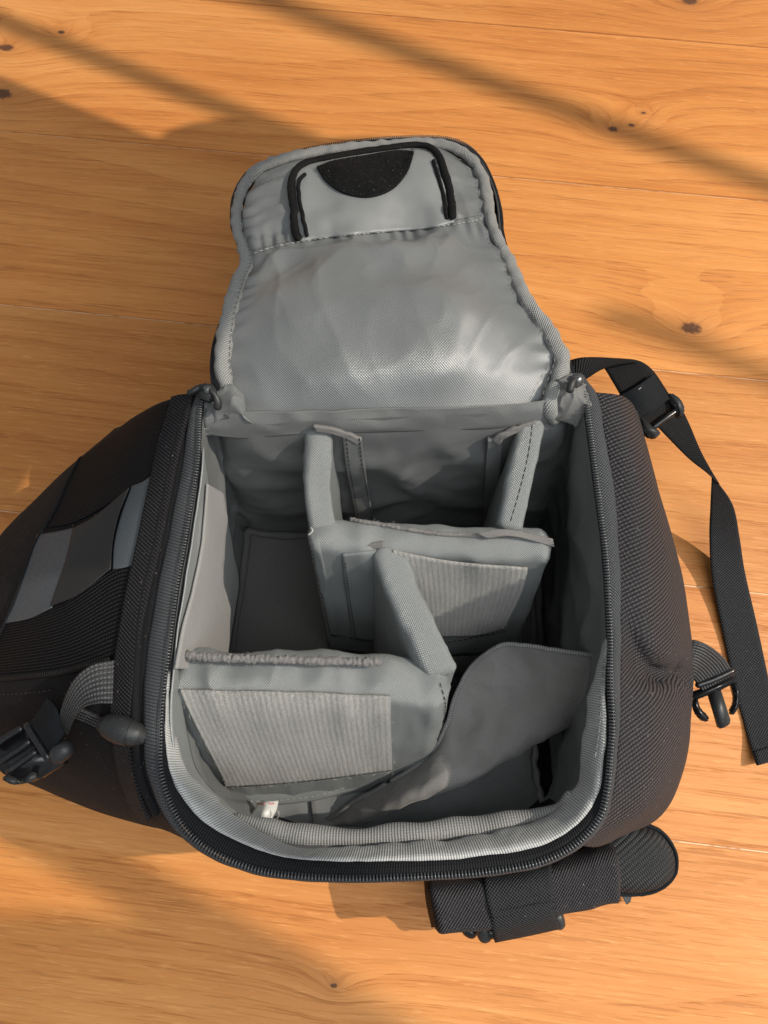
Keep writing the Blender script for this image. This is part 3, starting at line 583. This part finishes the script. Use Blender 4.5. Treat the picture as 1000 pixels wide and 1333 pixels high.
# front and back shell of the body, under the rim
fr = W3([(256, 1106, .221), (311, 1133, .221), (368, 1145, .222), (452, 1150, .222), (552, 1147, .222), (626, 1142, .222), (700, 1130, .222), (752, 1107, .221), (775, 1088, .22)]); fs = spl(fr, 60)
P = np.array([[np.array([q[0] * .96, q[1] + .008 + .012 * f, (q[2] - .006) * (1 - f)]) for f in np.linspace(0, 1, 20)] for q in fs]); sheet('front_wall', P, M['shell_fine'], bag, .003)
bk = spl(W3([(256, 514, .222), (300, 530, .215), (400, 530, .213), (520, 528, .212), (640, 526, .212), (720, 515, .215), (779, 517, .222)]), 60)
P = np.array([[np.array([q[0] * 1.02, q[1] + .004 * math.sin(f * 3), q[2] * (1 - f)]) for f in np.linspace(0, 1, 16)] for q in bk]); sheet('back_wall', P, M['shell_fine'], bag, .003)
P = np.array([[np.array([-.17 + .34 * a, -.062 + .275 * c, .002]) for c in np.linspace(0, 1, 8)] for a in np.linspace(0, 1, 8)]); sheet('base', P, M['shell_fine'], bag, -.006)
# zip pullers at both ends
for pts, rot in (([(250, 506), (256, 500), (270, 497), (280, 502), (281, 512), (274, 520), (262, 518)], 0), ([(744, 488), (750, 484), (760, 485), (763, 492), (758, 500), (748, 499)], 1)):
    prism('zip_slider', pts, ZR + .010, ZR + .003, M['plas_worn'] if not rot else M['metal'], bag)
tube('zip_pull', spl(W3([(260, 503, .241), (251, 509, .240), (244, 512, .238)]), 20), .0020, M['plas_worn'], bag, 8)
tube('zip_pull', spl(W3([(272, 506, .243), (279, 513, .242), (283, 522, .239), (284, 534, .234)]), 24), [.0014, .0016, .0028, .003], M['plas_worn'], bag, 8)
tube('zip_pull', spl(W3([(750, 492, .242), (744, 500, .242), (741, 512, .239)]), 20), [.0014, .0026, .003], M['plas_worn'], bag, 8)
prism('zip_slider_head', [(263, 503), (272, 500), (277, 507), (268, 512)], ZR + .0125, ZR + .009, M['metal'], bag, .0006)
# care label caught at the front wall
P = loft([[(322, 1068, .138), (332, 1053, .136), (341, 1041, .125)], [(342, 1071, .142), (346, 1058, .148), (348, 1043, .135)], [(354, 1067, .136), (360, 1055, .134), (363, 1042, .124)]], 14, 14)
cl = sheet('care_label', P, M['white'], bag, .0004); cs = Surf(P)
tube('label_print', onto(cs, [(334, 1046), (340, 1047), (346, 1046)], 12, .0003), .0004, M['ink'], cl, 6); tube('label_print', onto(cs, [(349, 1046), (353, 1047), (357, 1046)], 12, .0003), .0004, M['ink'], cl, 6)
tube('loose_thread', spl(W3([(352, 1066, .142), (360, 1066, .145), (363, 1060, .148), (361, 1055, .150)]), 20), .0005, M['thread_light'], bag, 6)

# ---- harness at the lower right
wp, WP, WN = pad('hip_belt_wing', [(553, 1146, .075), (630, 1139, .075), (720, 1120, .075), (800, 1094, .075)], [(566, 1208, .07), (640, 1200, .068), (722, 1182, .068), (804, 1165, .068)], .03, M['shell'], bag, wr=.0008, bulge=.05, rnd=.35) ; SWP = Surf(WP, WN)
dk = decal('wing_end', SWP, [[(553, 1146), (556, 1175), (563, 1207)], [(560, 1146), (564, 1175), (570, 1206)]], 20, 6, M['web'], bag, .0008)
decal('belt_webbing', SWP, [[(628, 1134), (632, 1160), (636, 1180), (640, 1194)], [(718, 1126), (719, 1150), (721, 1168), (723, 1180)]], 30, 16, M['web_weave'], bag, .0022, .002)
# the end of the webbing folded over its bar
A = spl(W3([(638, 1186, .088), (640, 1200, .086), (642, 1214, .081), (645, 1227, .068), (643, 1224, .050)]), 24); B = spl(W3([(720, 1173, .088), (722, 1184, .086), (725, 1196, .081), (730, 1209, .068), (727, 1207, .050)]), 24)
P = np.array([spl([A[i], (A[i] + B[i]) / 2 + (0, 0, .001), B[i]], 16) for i in range(24)]); sheet('webbing_fold', P, M['web_weave'], bag, .002)
tube('slider_bar', spl(W3([(628, 1214, .062), (680, 1206, .062), (727, 1198, .062)]), 30), .0055, M['plas'], bag, 10)
tube('slider_end', spl(W3([(627, 1198, .064), (630, 1212, .062), (633, 1225, .058)]), 20), .0058, M['plas_worn'], bag, 10)
tube('slider_end', spl(W3([(723, 1186, .064), (727, 1197, .062), (729, 1208, .058)]), 20), .0048, M['plas_worn'], bag, 10)
tube('slider_end', spl(W3([(604, 1203, .052), (612, 1211, .05), (622, 1215, .05)]), 20), .0056, M['plas'], bag, 10)
# rounded mesh covered shoulder pad
SPo = [(770, 1096), (800, 1078), (830, 1073), (858, 1082), (876, 1104), (880, 1130), (868, 1150), (842, 1162), (800, 1163), (765, 1158), (748, 1130)]
Q = spl(W3([(x, y, .030) for x, y in SPo]), 120, True); c = Q.mean(0)
prof = [(1, -.029), (1.0, -.012), (.995, -.003), (.97, .003), (.9, .0075), (.75, .0105), (.5, .0125), (.25, .013), (.0, .013)]
P = np.array([[np.array([c[0] + (q[0] - c[0]) * s, c[1] + (q[1] - c[1]) * s, .030 + dz]) for s, dz in prof[3:]] for q in Q]); P = wrinkle(P, .0012, 45, 12, mask=lambda u, v: (1 - v) ** .5)
sheet('shoulder_pad', P, M['airmesh'], bag, 0, wrapi=True)
for nn_, uu in (('shoulder_pad', 0),):
    o = bpy.data.objects[nn_]; ul = o.data.uv_layers[0]
    for lp in o.data.loops: v = o.data.vertices[lp.vertex_index].co; ul.data[lp.index].uv = (v.x * .8 + v.y * .6, v.y * .8 - v.x * .6)
P = np.array([[np.array([c[0] + (q[0] - c[0]) * s, c[1] + (q[1] - c[1]) * s, .030 + dz]) for s, dz in prof[:4]] for q in Q]); sheet('pad_edge', P, M['elastic'], bag, .002, wrapi=True)
tube('pad_piping', np.array([q * (1, 1, 0) + (0, 0, .030) for q in c + (Q - c) * 1.0]), .0022, M['elastic'], bag, 8, wob=.0006, wf=200, closed=True)
sheet('loop_tag', loft([[(806, 1160, .012), (824, 1160, .012)], [(816, 1178, .006), (821, 1174, .006)]], 8, 8), M['reflect'], bag, .001)

# ---- webbing strap at the upper right
def ribbon(name, L, Rr, n, mat, thick=.0015, m=10, parent=bag, **kw):
    A, B = spl(W3(L), n), spl(W3(Rr), n); P = np.array([spl([A[i], B[i]], m) for i in range(n)]); return sheet(name, P, mat, parent, thick, **kw)
ribbon('strap', [(738, 470, .165), (760, 465, .17), (800, 466, .165), (832, 471, .150)], [(742, 502, .165), (762, 494, .168), (775, 486, .165), (786, 478, .158)], 40, M['web'])
ribbon('strap', [(776, 480, .155), (786, 479, .150), (800, 500, .138), (815, 525, .125), (832, 547, .11)], [(800, 467, .155), (832, 470, .148), (850, 482, .138), (866, 505, .122), (880, 527, .108)], 50, M['web'])
ribbon('strap', [(846, 545, .100), (868, 567, .090), (895, 594, .085), (914, 608, .084), (926, 617, .083)], [(884, 524, .100), (898, 553, .090), (912, 586, .085), (926, 612, .080), (937, 630, .074)], 60, M['web'])
ribbon('strap', [(927, 616, .0825), (925, 660, .050), (924, 700, .028), (928, 755, .012), (942, 825, .005), (957, 895, .0035), (971, 948, .003), (985, 995, .010)], [(936, 630, .0735), (955, 660, .055), (963, 700, .032), (970, 745, .014), (986, 815, .005), (1001, 885, .0035), (1013, 938, .003), (1026, 984, .010)], 120, M['web_weave'])
ribbon('strap_end', [(982, 978, .0085), (987, 996, .011)], [(1023, 966, .0085), (1028, 985, .011)], 8, M['web_weave'], .003)
# elastic keeper sleeve and ladder slider
P = loft([[(806, 516, .136), (828, 504, .143), (851, 487, .142)], [(818, 532, .131), (840, 520, .137), (861, 503, .137)], [(829, 547, .125), (850, 535, .130), (872, 519, .130)]], 30, 24); sheet('keeper_sleeve', wrinkle(P, .0008, 50, 6), M['elastic'], bag, .004)
dashes('stitching', onto(Surf(P), [(830, 507), (834, 504)], 8, .0015), M['thread_light'], bag)
prism('ladder_slider', [(832, 546), (838, 543), (852, 556), (861, 560), (860, 566), (850, 567), (840, 560)], .1200, .1100, M['plas_worn'], bag, .0014)
prism('ladder_slider', [(867, 513), (875, 510), (887, 518), (893, 531), (890, 540), (884, 538), (880, 527)], .1240, .1140, M['plas_worn'], bag, .0014)
tube('slider_bar', spl(W3([(848, 558, .116), (867, 544, .119), (887, 530, .119)]), 24), .0028, M['plas'], bag, 8)
tube('slider_bar', spl(W3([(838, 546, .106), (856, 532, .110), (873, 517, .112)]), 24), .0026, M['plas'], bag, 8)
ribbon('webbing_fold', [(830, 545, .117), (838, 553, .115), (846, 560, .109)], [(870, 517, .119), (879, 526, .117), (886, 533, .110)], 12, M['web'])
# ---- side release buckle on the right
ribbon('buckle_webbing', [(888, 835, .115), (905, 834, .120), (925, 842, .118), (944, 858, .108), (956, 879, .096)], [(886, 880, .105), (893, 880, .108), (900, 882, .106), (906, 888, .100), (914, 900, .094)], 40, M['web_grey'], .002)
bar = prism('male_buckle', [(900, 901), (930, 891), (957, 878), (962, 887), (934, 901), (905, 912)], .0950, .0880, M['plas'], bag, .0016)
tube('buckle_bar', spl(W3([(905, 893, .097), (930, 884, .099), (956, 872, .099)]), 30), .0026, M['plas'], bar, 8)
prism('buckle_tongue', [(924, 902), (939, 896), (946, 918), (953, 940), (947, 946), (938, 949), (931, 925)], .0945, .0880, M['plas_worn'], bar, .0012)
prism('buckle_prong', [(904, 908), (910, 906), (910, 915), (914, 924), (922, 930), (925, 938), (918, 940), (909, 932), (904, 921)], .0940, .0880, M['plas'], bar, .0012)
prism('buckle_prong', [(953, 889), (959, 886), (964, 898), (965, 912), (961, 924), (955, 932), (951, 926), (957, 915), (957, 903)], .0945, .0885, M['plas'], bar, .0012)
# ---- left side: webbing, toggle and the female buckle
ribbon('buckle_webbing', [(149, 859, .236), (120, 866, .240), (98, 884, .240), (84, 912, .234), (74, 944, .222)], [(146, 916, .232), (128, 916, .232), (110, 921, .228), (97, 936, .222), (88, 958, .214)], 50, M['web_grey'], .002)
ribbon('cord_webbing', [(98, 922, .214), (118, 930, .216), (140, 940, .220)], [(92, 934, .208), (112, 942, .212), (134, 952, .216)], 24, M['web_grey'], .003)
tg = tube('toggle', spl(W3([(131, 942, .224), (146, 946, .226), (160, 951, .228), (174, 955, .228), (190, 960, .226)]), 50), [.0040, .0068, .0080, .0083, .0080, .0068, .0040], M['plas_worn'], bag, 20, round_ends=False)
rr = []
for j in range(26):
    q = 2 * math.pi * j / 26; c0 = np.array(at(171, 954.5, .228)); ax = np.array(at(187, 958, .226)) - np.array(at(150, 947, .226)); ax /= np.linalg.norm(ax); e1 = np.cross(ax, [0, 0, 1.]); e1 /= np.linalg.norm(e1); e2 = np.cross(e1, ax); rr.append(c0 + (e1 * math.cos(q) + e2 * math.sin(q)) * .0082)
tube('toggle_seam', np.array(rr), .0004, M['plas_worn'], tg, 6, closed=True)
fb = prism('female_buckle', [(38, 938), (52, 948), (72, 972), (88, 990), (70, 1000), (44, 1017), (24, 1021), (6, 1012), (-14, 994), (-22, 980), (-8, 962), (14, 948)], .208, .196, M['plas'], bag, .003)
for pts in ([(42, 962), (30, 972), (12, 984), (-4, 994)], [(50, 976), (38, 985), (22, 996), (8, 1006)], [(32, 946), (18, 954), (0, 966), (-12, 976)]):
    tube('buckle_rib', spl(W3([(x, y, .2085) for x, y in pts]), 20), .0022, M['plas'], fb, 8)
prism('buckle_lip', [(8, 1008), (20, 1014), (28, 1021), (14, 1022), (0, 1014)], .2110, .206, M['plas_worn'], fb, .001)
prism('buckle_lip', [(38, 1003), (48, 1008), (40, 1018), (26, 1021), (34, 1012)], .2115, .206, M['plas_worn'], fb, .001)
tube('buckle_ridge', spl(W3([(34, 940, .212), (48, 962, .212), (66, 990, .212)]), 20), .0030, M['plas'], fb, 8)
tube('buckle_bar', spl(W3([(68, 987, .214), (80, 979, .216), (94, 966, .216)]), 24), .0060, M['plas_worn'], fb, 12)
P = loft([[(38, 941, .214), (50, 925, .220), (60, 908, .222)], [(52, 960, .218), (64, 944, .226), (74, 926, .228)], [(64, 980, .214), (76, 966, .222), (84, 956, .222)]], 24, 20); sheet('webbing_fold', P, M['elastic'], bag, .003)

# ================================================================== DIVIDERS
def divider(label, th, top, bot, name='padded_divider', **kw):
    l = at(*top[len(top) // 2]); r = thing(name, label, 'divider', (l.x, l.y, .03), 'padded dividers in the compartment')
    o, P, N = pad('pad', top, bot, th, M['divider'], r, **kw); return r, P, N
def vert(top, z=.032, dx=0): return [tuple(at(*p)[:2]) for p in top]
def below(pts, z=.032, dx=0, dy=0):     # pixels straight under the given points, on the compartment floor
    out = []
    for p in pts:
        q = at(*p); pp = pix(np.array([q.x + dx, q.y + dy, z])); out.append((pp[0], pp[1], z))
    return out
# rear left
top = [(414, 546, .219), (413, 590, .217), (413, 640, .212), (420, 690, .206)]
d, P, N = divider('rear left padded divider running from the back wall to the middle divider', .019, top, below(top, dy=-.012), seed=1, fold=.0008)
decal('top_tab', SW, [[(408, 549), (430, 552), (455, 559), (470, 566)], [(412, 556), (432, 559), (453, 566), (464, 573)]], 30, 8, M['tab'], d, .0045, .0030)
_, T1 = decal('side_tab', SW, [[(446, 562), (450, 600), (458, 640), (466, 684)], [(471, 566), (475, 600), (481, 640), (487, 684)]], 40, 14, M['lining_wall'], d, .0042, .003, .0006, 8); ST1 = Surf(T1)
for x in (0, 17): dashes('stitching', onto(ST1, [(451 + x, 570), (454 + x, 600), (461 + x, 640), (468 + x, 678)], 50, .0004), M['thread_dark'], d)
# rear right
top = [(694, 542, .219), (684, 590, .216), (674, 640, .211), (664, 688, .206)]
d, P, N = divider('rear right padded divider with a stitched seam along its top, against the back wall', .018, top, below(top, dy=-.012), seed=2, fold=.0008); S5 = Surf(P, N)
dashes('stitching', onto(S5, [(694, 545), (688, 590), (676, 640), (663, 684)], 70, .0002), M['thread_dark'], d, .004, .001)
decal('top_tab', SW, [[(695, 544), (672, 550), (650, 559), (639, 567)], [(690, 551), (670, 558), (654, 566), (647, 574)]], 30, 8, M['tab'], d, .0045, .0030)
decal('side_tab', SW, [[(634, 567), (632, 600), (630, 640), (628, 694)], [(653, 566), (651, 600), (647, 640), (645, 694)]], 40, 14, M['lining_wall'], d, .0042, .003, .0006, 8)
# middle cross divider
top = [(402, 690, .207), (470, 693, .206), (560, 698, .205), (640, 702, .205), (718, 704, .203)]; bot = [(428, 832, .034), (490, 840, .034), (570, 842, .034), (630, 838, .034), (672, 828, .038)]
d, P, N = divider('middle cross divider with a ribbed grey patch on its front face', .025, top, bot, seed=3, bulge=.06, wr=.0011, fold=.0016); S2 = Surf(P, N)
pt, PP = decal('loop_patch', S2, [[(512, 716), (560, 724), (620, 731), (686, 735)], [(520, 750), (565, 760), (620, 765), (680, 762)], [(535, 818), (570, 824), (620, 823), (655, 814)]], 200, 40, M['loop'], d, .0034, .0015, 0, 30)
fuzz('patch_pile', PP.reshape(-1, 3), .0004, M['loop'], d, 3000, .0014)
for f, q in (('fuzzy_edge', [(455, 678), (500, 685), (556, 694), (618, 698), (690, 697)]),):
    pa = np.array([S2(x, y, .001) for x, y in spl(q, 160)]); pa[:, 2] = np.maximum(pa[:, 2], .2); tube(f, pa, .0016, M['tab'], d, 10, wob=.0008, wf=520); fuzz('edge_fuzz', pa, .0012, M['thread'], d, 400)
P2 = loft([[(620, 694, .2095), (660, 689, .2115), (720, 702, .207)], [(634, 701, .209), (668, 698, .2105), (722, 712, .204)]], 30, 8); sheet('top_tab', P2, M['tab'], d, .002)
decal('end_fold', S2, [[(404, 694), (412, 740), (424, 790), (430, 826)], [(414, 698), (424, 745), (434, 795), (440, 828)]], 40, 6, M['divider'], d, .001, .001)
dashes('stitching', onto(S2, [(406, 700), (414, 745), (425, 795), (432, 824)], 60, .002), M['thread_dark'], d); dashes('stitching', onto(S2, [(440, 826), (500, 833), (570, 836), (660, 820)], 80, .0012), M['thread_dark'], d)
tube('frayed_thread', spl(W3([(404, 686, .214), (407, 691, .215), (401, 697, .213)]), 12), .0007, M['thread_light'], d, 6)
P2 = loft([[(432, 824, .040), (500, 834, .040), (570, 836, .040), (664, 822, .042)], [(432, 846, .034), (500, 856, .034), (570, 856, .034), (664, 840, .036)]], 60, 8); sheet('bottom_flange', wrinkle(P2, .0007, 40, 2), M['deep'], d, .002)
# short divider joining the middle and front dividers
top = [(503, 708, .209), (517, 745, .207), (536, 790, .206), (560, 835, .204), (582, 876, .200)]; bot = [(496, 800, .034), (500, 840, .034), (508, 880, .034), (520, 930, .034), (535, 985, .034)]
d, P, N = divider('short slanting divider joining the middle divider to the front one', .022, top, bot, seed=4, wr=.0009, fold=.0012); S4 = Surf(P, N)
P2 = loft([[(443, 717, .2), (470, 711, .206), (500, 706, .2105)], [(446, 722, .197), (472, 717, .203), (500, 713, .208)]], 24, 6); sheet('top_tab', P2, M['tab'], d, .0025)
decal('side_tab', S2, [[(446, 720), (450, 760), (456, 800), (460, 830)], [(490, 716), (492, 760), (494, 800), (496, 834)]], 40, 14, M['divider'], d, .0018, .0015, .0005)
dashes('stitching', onto(S2, [(450, 726), (455, 765), (461, 805), (465, 828)], 50, .004), M['thread_dark'], d)
# front left cross divider
top = [(216, 868, .206), (290, 866, .207), (380, 868, .207), (480, 872, .205), (584, 884, .200)]; bot = [(286, 1034, .045), (350, 1038, .045), (420, 1032, .045), (490, 1020, .045), (560, 994, .052)]
d, P, N = divider('front left padded divider with a wide pale ribbed patch and a fuzzy top strip', .036, top, bot, seed=5, bulge=.05, wr=.0009, rnd=.8, wf=60, n=120, fold=.0022); S3 = Surf(P, N)
pt, PP = decal('loop_patch', S3, [[(238, 898), (300, 899), (400, 901), (508, 906)], [(258, 940), (320, 944), (400, 946), (509, 946)], [(298, 1018), (350, 1015), (420, 1008), (510, 996)]], 240, 44, M['loop'], d, .0042, .0022, 0, 40)
fuzz('patch_pile', PP.reshape(-1, 3), .0004, M['loop'], d, 5000, .0016)
PPe = np.vstack([PP[:, 0], PP[-1], PP[::-1, -1], PP[0, ::-1]]); fuzz('patch_fuzz', PPe, .0009, M['thread_light'], d, 500, .0026)
pa = spl(W3([(240, 853, .213), (300, 857, .214), (370, 859, .214), (440, 861, .213), (498, 862, .212)]), 220); tube('fuzzy_strip', pa, .0026, M['tab'], d, 12, wob=.0016, wf=520); fuzz('strip_fuzz', pa, .0014, M['thread'], d, 1100, .0030)
dashes('stitching', onto(S3, [(572, 890), (578, 915), (574, 945), (566, 965)], 40, .0012), M['thread_dark'], d)
P2 = loft([[(276, 1016, .098), (340, 1022, .096), (410, 1016, .096), (480, 1002, .098)], [(270, 1044, .092), (340, 1049, .090), (410, 1042, .090), (482, 1022, .092)]], 60, 10); sheet('bottom_flange', wrinkle(P2, .0012, 40, 3), M['divider'], d, .003)
dashes('stitching', spl(W3([(276, 1039, .0945), (340, 1043, .093), (410, 1036, .093), (480, 1016, .095)]), 80), M['thread_light'], d)

# loose panel folded across the front right corner
r = thing('divider_panel', 'thin dark grey divider panel slanting across the front right corner of the compartment', 'divider', tuple(at(620, 960, .05)))
lines = [[(413, 1076, .085), (450, 1054, .092), (500, 1024, .100), (548, 994, .115), (575, 965, .125), (592, 908, .125), (612, 870, .13), (640, 846, .145), (662, 838, .152), (720, 842, .165), (792, 856, .18)],
         [(415, 1077, .088), (455, 1060, .100), (505, 1034, .118), (553, 1006, .132), (585, 980, .135), (610, 945, .125), (635, 915, .13), (662, 892, .135), (690, 880, .14), (735, 880, .155), (790, 888, .175)],
         [(417, 1078, .090), (460, 1066, .106), (512, 1044, .128), (562, 1020, .142), (600, 1000, .142), (635, 976, .130), (665, 955, .134), (692, 938, .138), (715, 926, .142), (745, 915, .152), (784, 915, .165)],
         [(419, 1079, .088), (466, 1071, .104), (520, 1053, .126), (575, 1030, .140), (616, 1012, .140), (655, 990, .128), (690, 970, .13), (718, 954, .134), (738, 944, .138), (757, 936, .145), (776, 935, .155)],
         [(421, 1079, .078), (468, 1070, .090), (522, 1051, .110), (577, 1028, .124), (620, 1009, .124), (658, 987, .112), (692, 967, .115), (720, 951, .12), (740, 942, .124), (757, 934, .13), (774, 932, .14)]]
P = loft(lines, 130, 70); fmk = lambda u, v: min(1, u * 3) * (1 - .6 * v)
P = wrinkle(P, .0036, 18, 81, mask=fmk); P = wrinkle(P, .0030, 22, 84, None, (.7, 1.3, 1), ridge=True, mask=fmk); P = wrinkle(P, .0008, 60, 87, ridge=True)
sheet('panel', P, M['suede'], r, .0018); SP = Surf(P)
tube('panel_piping', P[30:, 0] + np.array([0, 0, .001]), .0017, M['binding2'], r, 8)
tube('panel_piping', P[:30, 0] + np.array([0, 0, .001]), .0022, M['deep'], r, 8)
P2 = loft([[(292, 985, .070), (420, 985, .072), (560, 985, .078), (735, 940, .080)], [(290, 1030, .076), (420, 1035, .080), (560, 1025, .090), (745, 995, .094)], [(292, 1060, .086), (420, 1074, .092), (560, 1066, .102), (746, 1040, .108)], [(296, 1084, .125), (420, 1100, .13), (560, 1096, .135), (748, 1066, .145)]], 90, 40)
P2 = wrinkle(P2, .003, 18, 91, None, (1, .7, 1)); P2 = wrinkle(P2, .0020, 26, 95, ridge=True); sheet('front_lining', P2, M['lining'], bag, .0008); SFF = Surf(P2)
# black hook strip with a frayed grey edge on the compartment floor, front right
decal('hook_strip', SFF, [[(697, 962), (700, 1000), (704, 1035), (706, 1064)], [(714, 962), (717, 1000), (720, 1035), (722, 1060)]], 40, 10, M['hook'], bag, .003, .0015)
pa = onto(SFF, [(695, 965), (697, 1000), (702, 1030), (706, 1048), (712, 1062)], 60, .004); tube('frayed_edge', pa, .0024, M['felt'], bag, 8, wob=.003, wf=150)
decal('floor_panel_edge', SFF, [[(404, 1035), (406, 1055), (408, 1080)], [(411, 1035), (412, 1055), (413, 1080)]], 20, 5, M['deep'], bag, .003, .002)

# ================================================================== window frame outside the picture plus added shade boards, between the sun and the floor
wf = thing('window_frame', 'dark wooden window frame with slender bars and added shade boards beside the bag, outside the picture', 'window frame', (2.9, -.4, 0))
WB = fabric('dark window wood', (.05, .04, .03), (.07, .055, .04), 'nap', .01, .6)
bd = Vector((.9, -.43, 0)).normalized(); bn = Vector((.43, .9, 0)).normalized()
def barbox(name, s, wdt, z, a0, a1):
    LP = TGT + SUN * 9
    c = []
    for a, q in ((a0, -1), (a1, -1), (a1, 1), (a0, 1)):
        p = bn * (s + q * wdt / 2) + bd * a; c.append(p + (LP - p) * (z / LP.z))
    V = [(p.x, p.y, z + h) for h in (0, .03) for p in c]
    mesh(name, V, [(3, 2, 1, 0), (4, 5, 6, 7), (0, 1, 5, 4), (1, 2, 6, 5), (2, 3, 7, 6), (3, 0, 4, 7)], WB, wf, smooth=False)
def board(name, pts, z):
    LP = TGT + SUN * 9; n = len(pts); c = []
    for x, y in pts:
        p = Vector((x, y, 0)); c.append(p + (LP - p) * (z / LP.z))
    V = [(p.x, p.y, p.z + h) for h in (0, .02) for p in c]
    mesh(name, V, [tuple(range(n))[::-1], tuple(range(n, 2 * n))] + [(i, (i + 1) % n, n + (i + 1) % n, n + i) for i in range(n)], WB, wf, smooth=False)
fp = lambda x, y, dx=0: (at(x, y, 0).x + dx, at(x, y, 0).y)
board('added_shade_board', [(-1.3, 1.15), (-.245, .650), (-.228, .668), (-.20, .680), (-.17, .684), (-.14, .674), (-.115, .655), (0, .660), (.06, .650), (.06, .54), (-.14, .535), fp(307, 328, .004), fp(219, 346, .004), fp(158, 380, .004), fp(122, 428, .008), fp(112, 465, .014), fp(97, 498, .020), fp(70, 545, .016), (-.352, .24), (-.40, .09), (-1.3, .09)], 1.0)  # added unseen board, outlined to throw the shade left of and behind the lid
barbox('glazing_bar', .73, .018, 1.9, -.9, 1.0); barbox('glazing_bar', .560, .013, 1.5, -.9, -.35); barbox('glazing_bar', .50, .013, 2.1, .05, 1.0)
barbox('glazing_bar', -.19, .020, 1.5, -.9, .05)
board('added_corner_shade', [(-.9, -.14), (-.256, -.140), (-.16, -.152), (-.063, -.172), (.03, -.222), (.3, -.36), (.3, -1), (-.9, -1)], 1.8)  # another added board out of view, cut to shade the front left floor
print('objects', len(bpy.data.objects), 'tris', sum(len(o.data.polygons) * 2 for o in bpy.data.objects if o.type == 'MESH'))
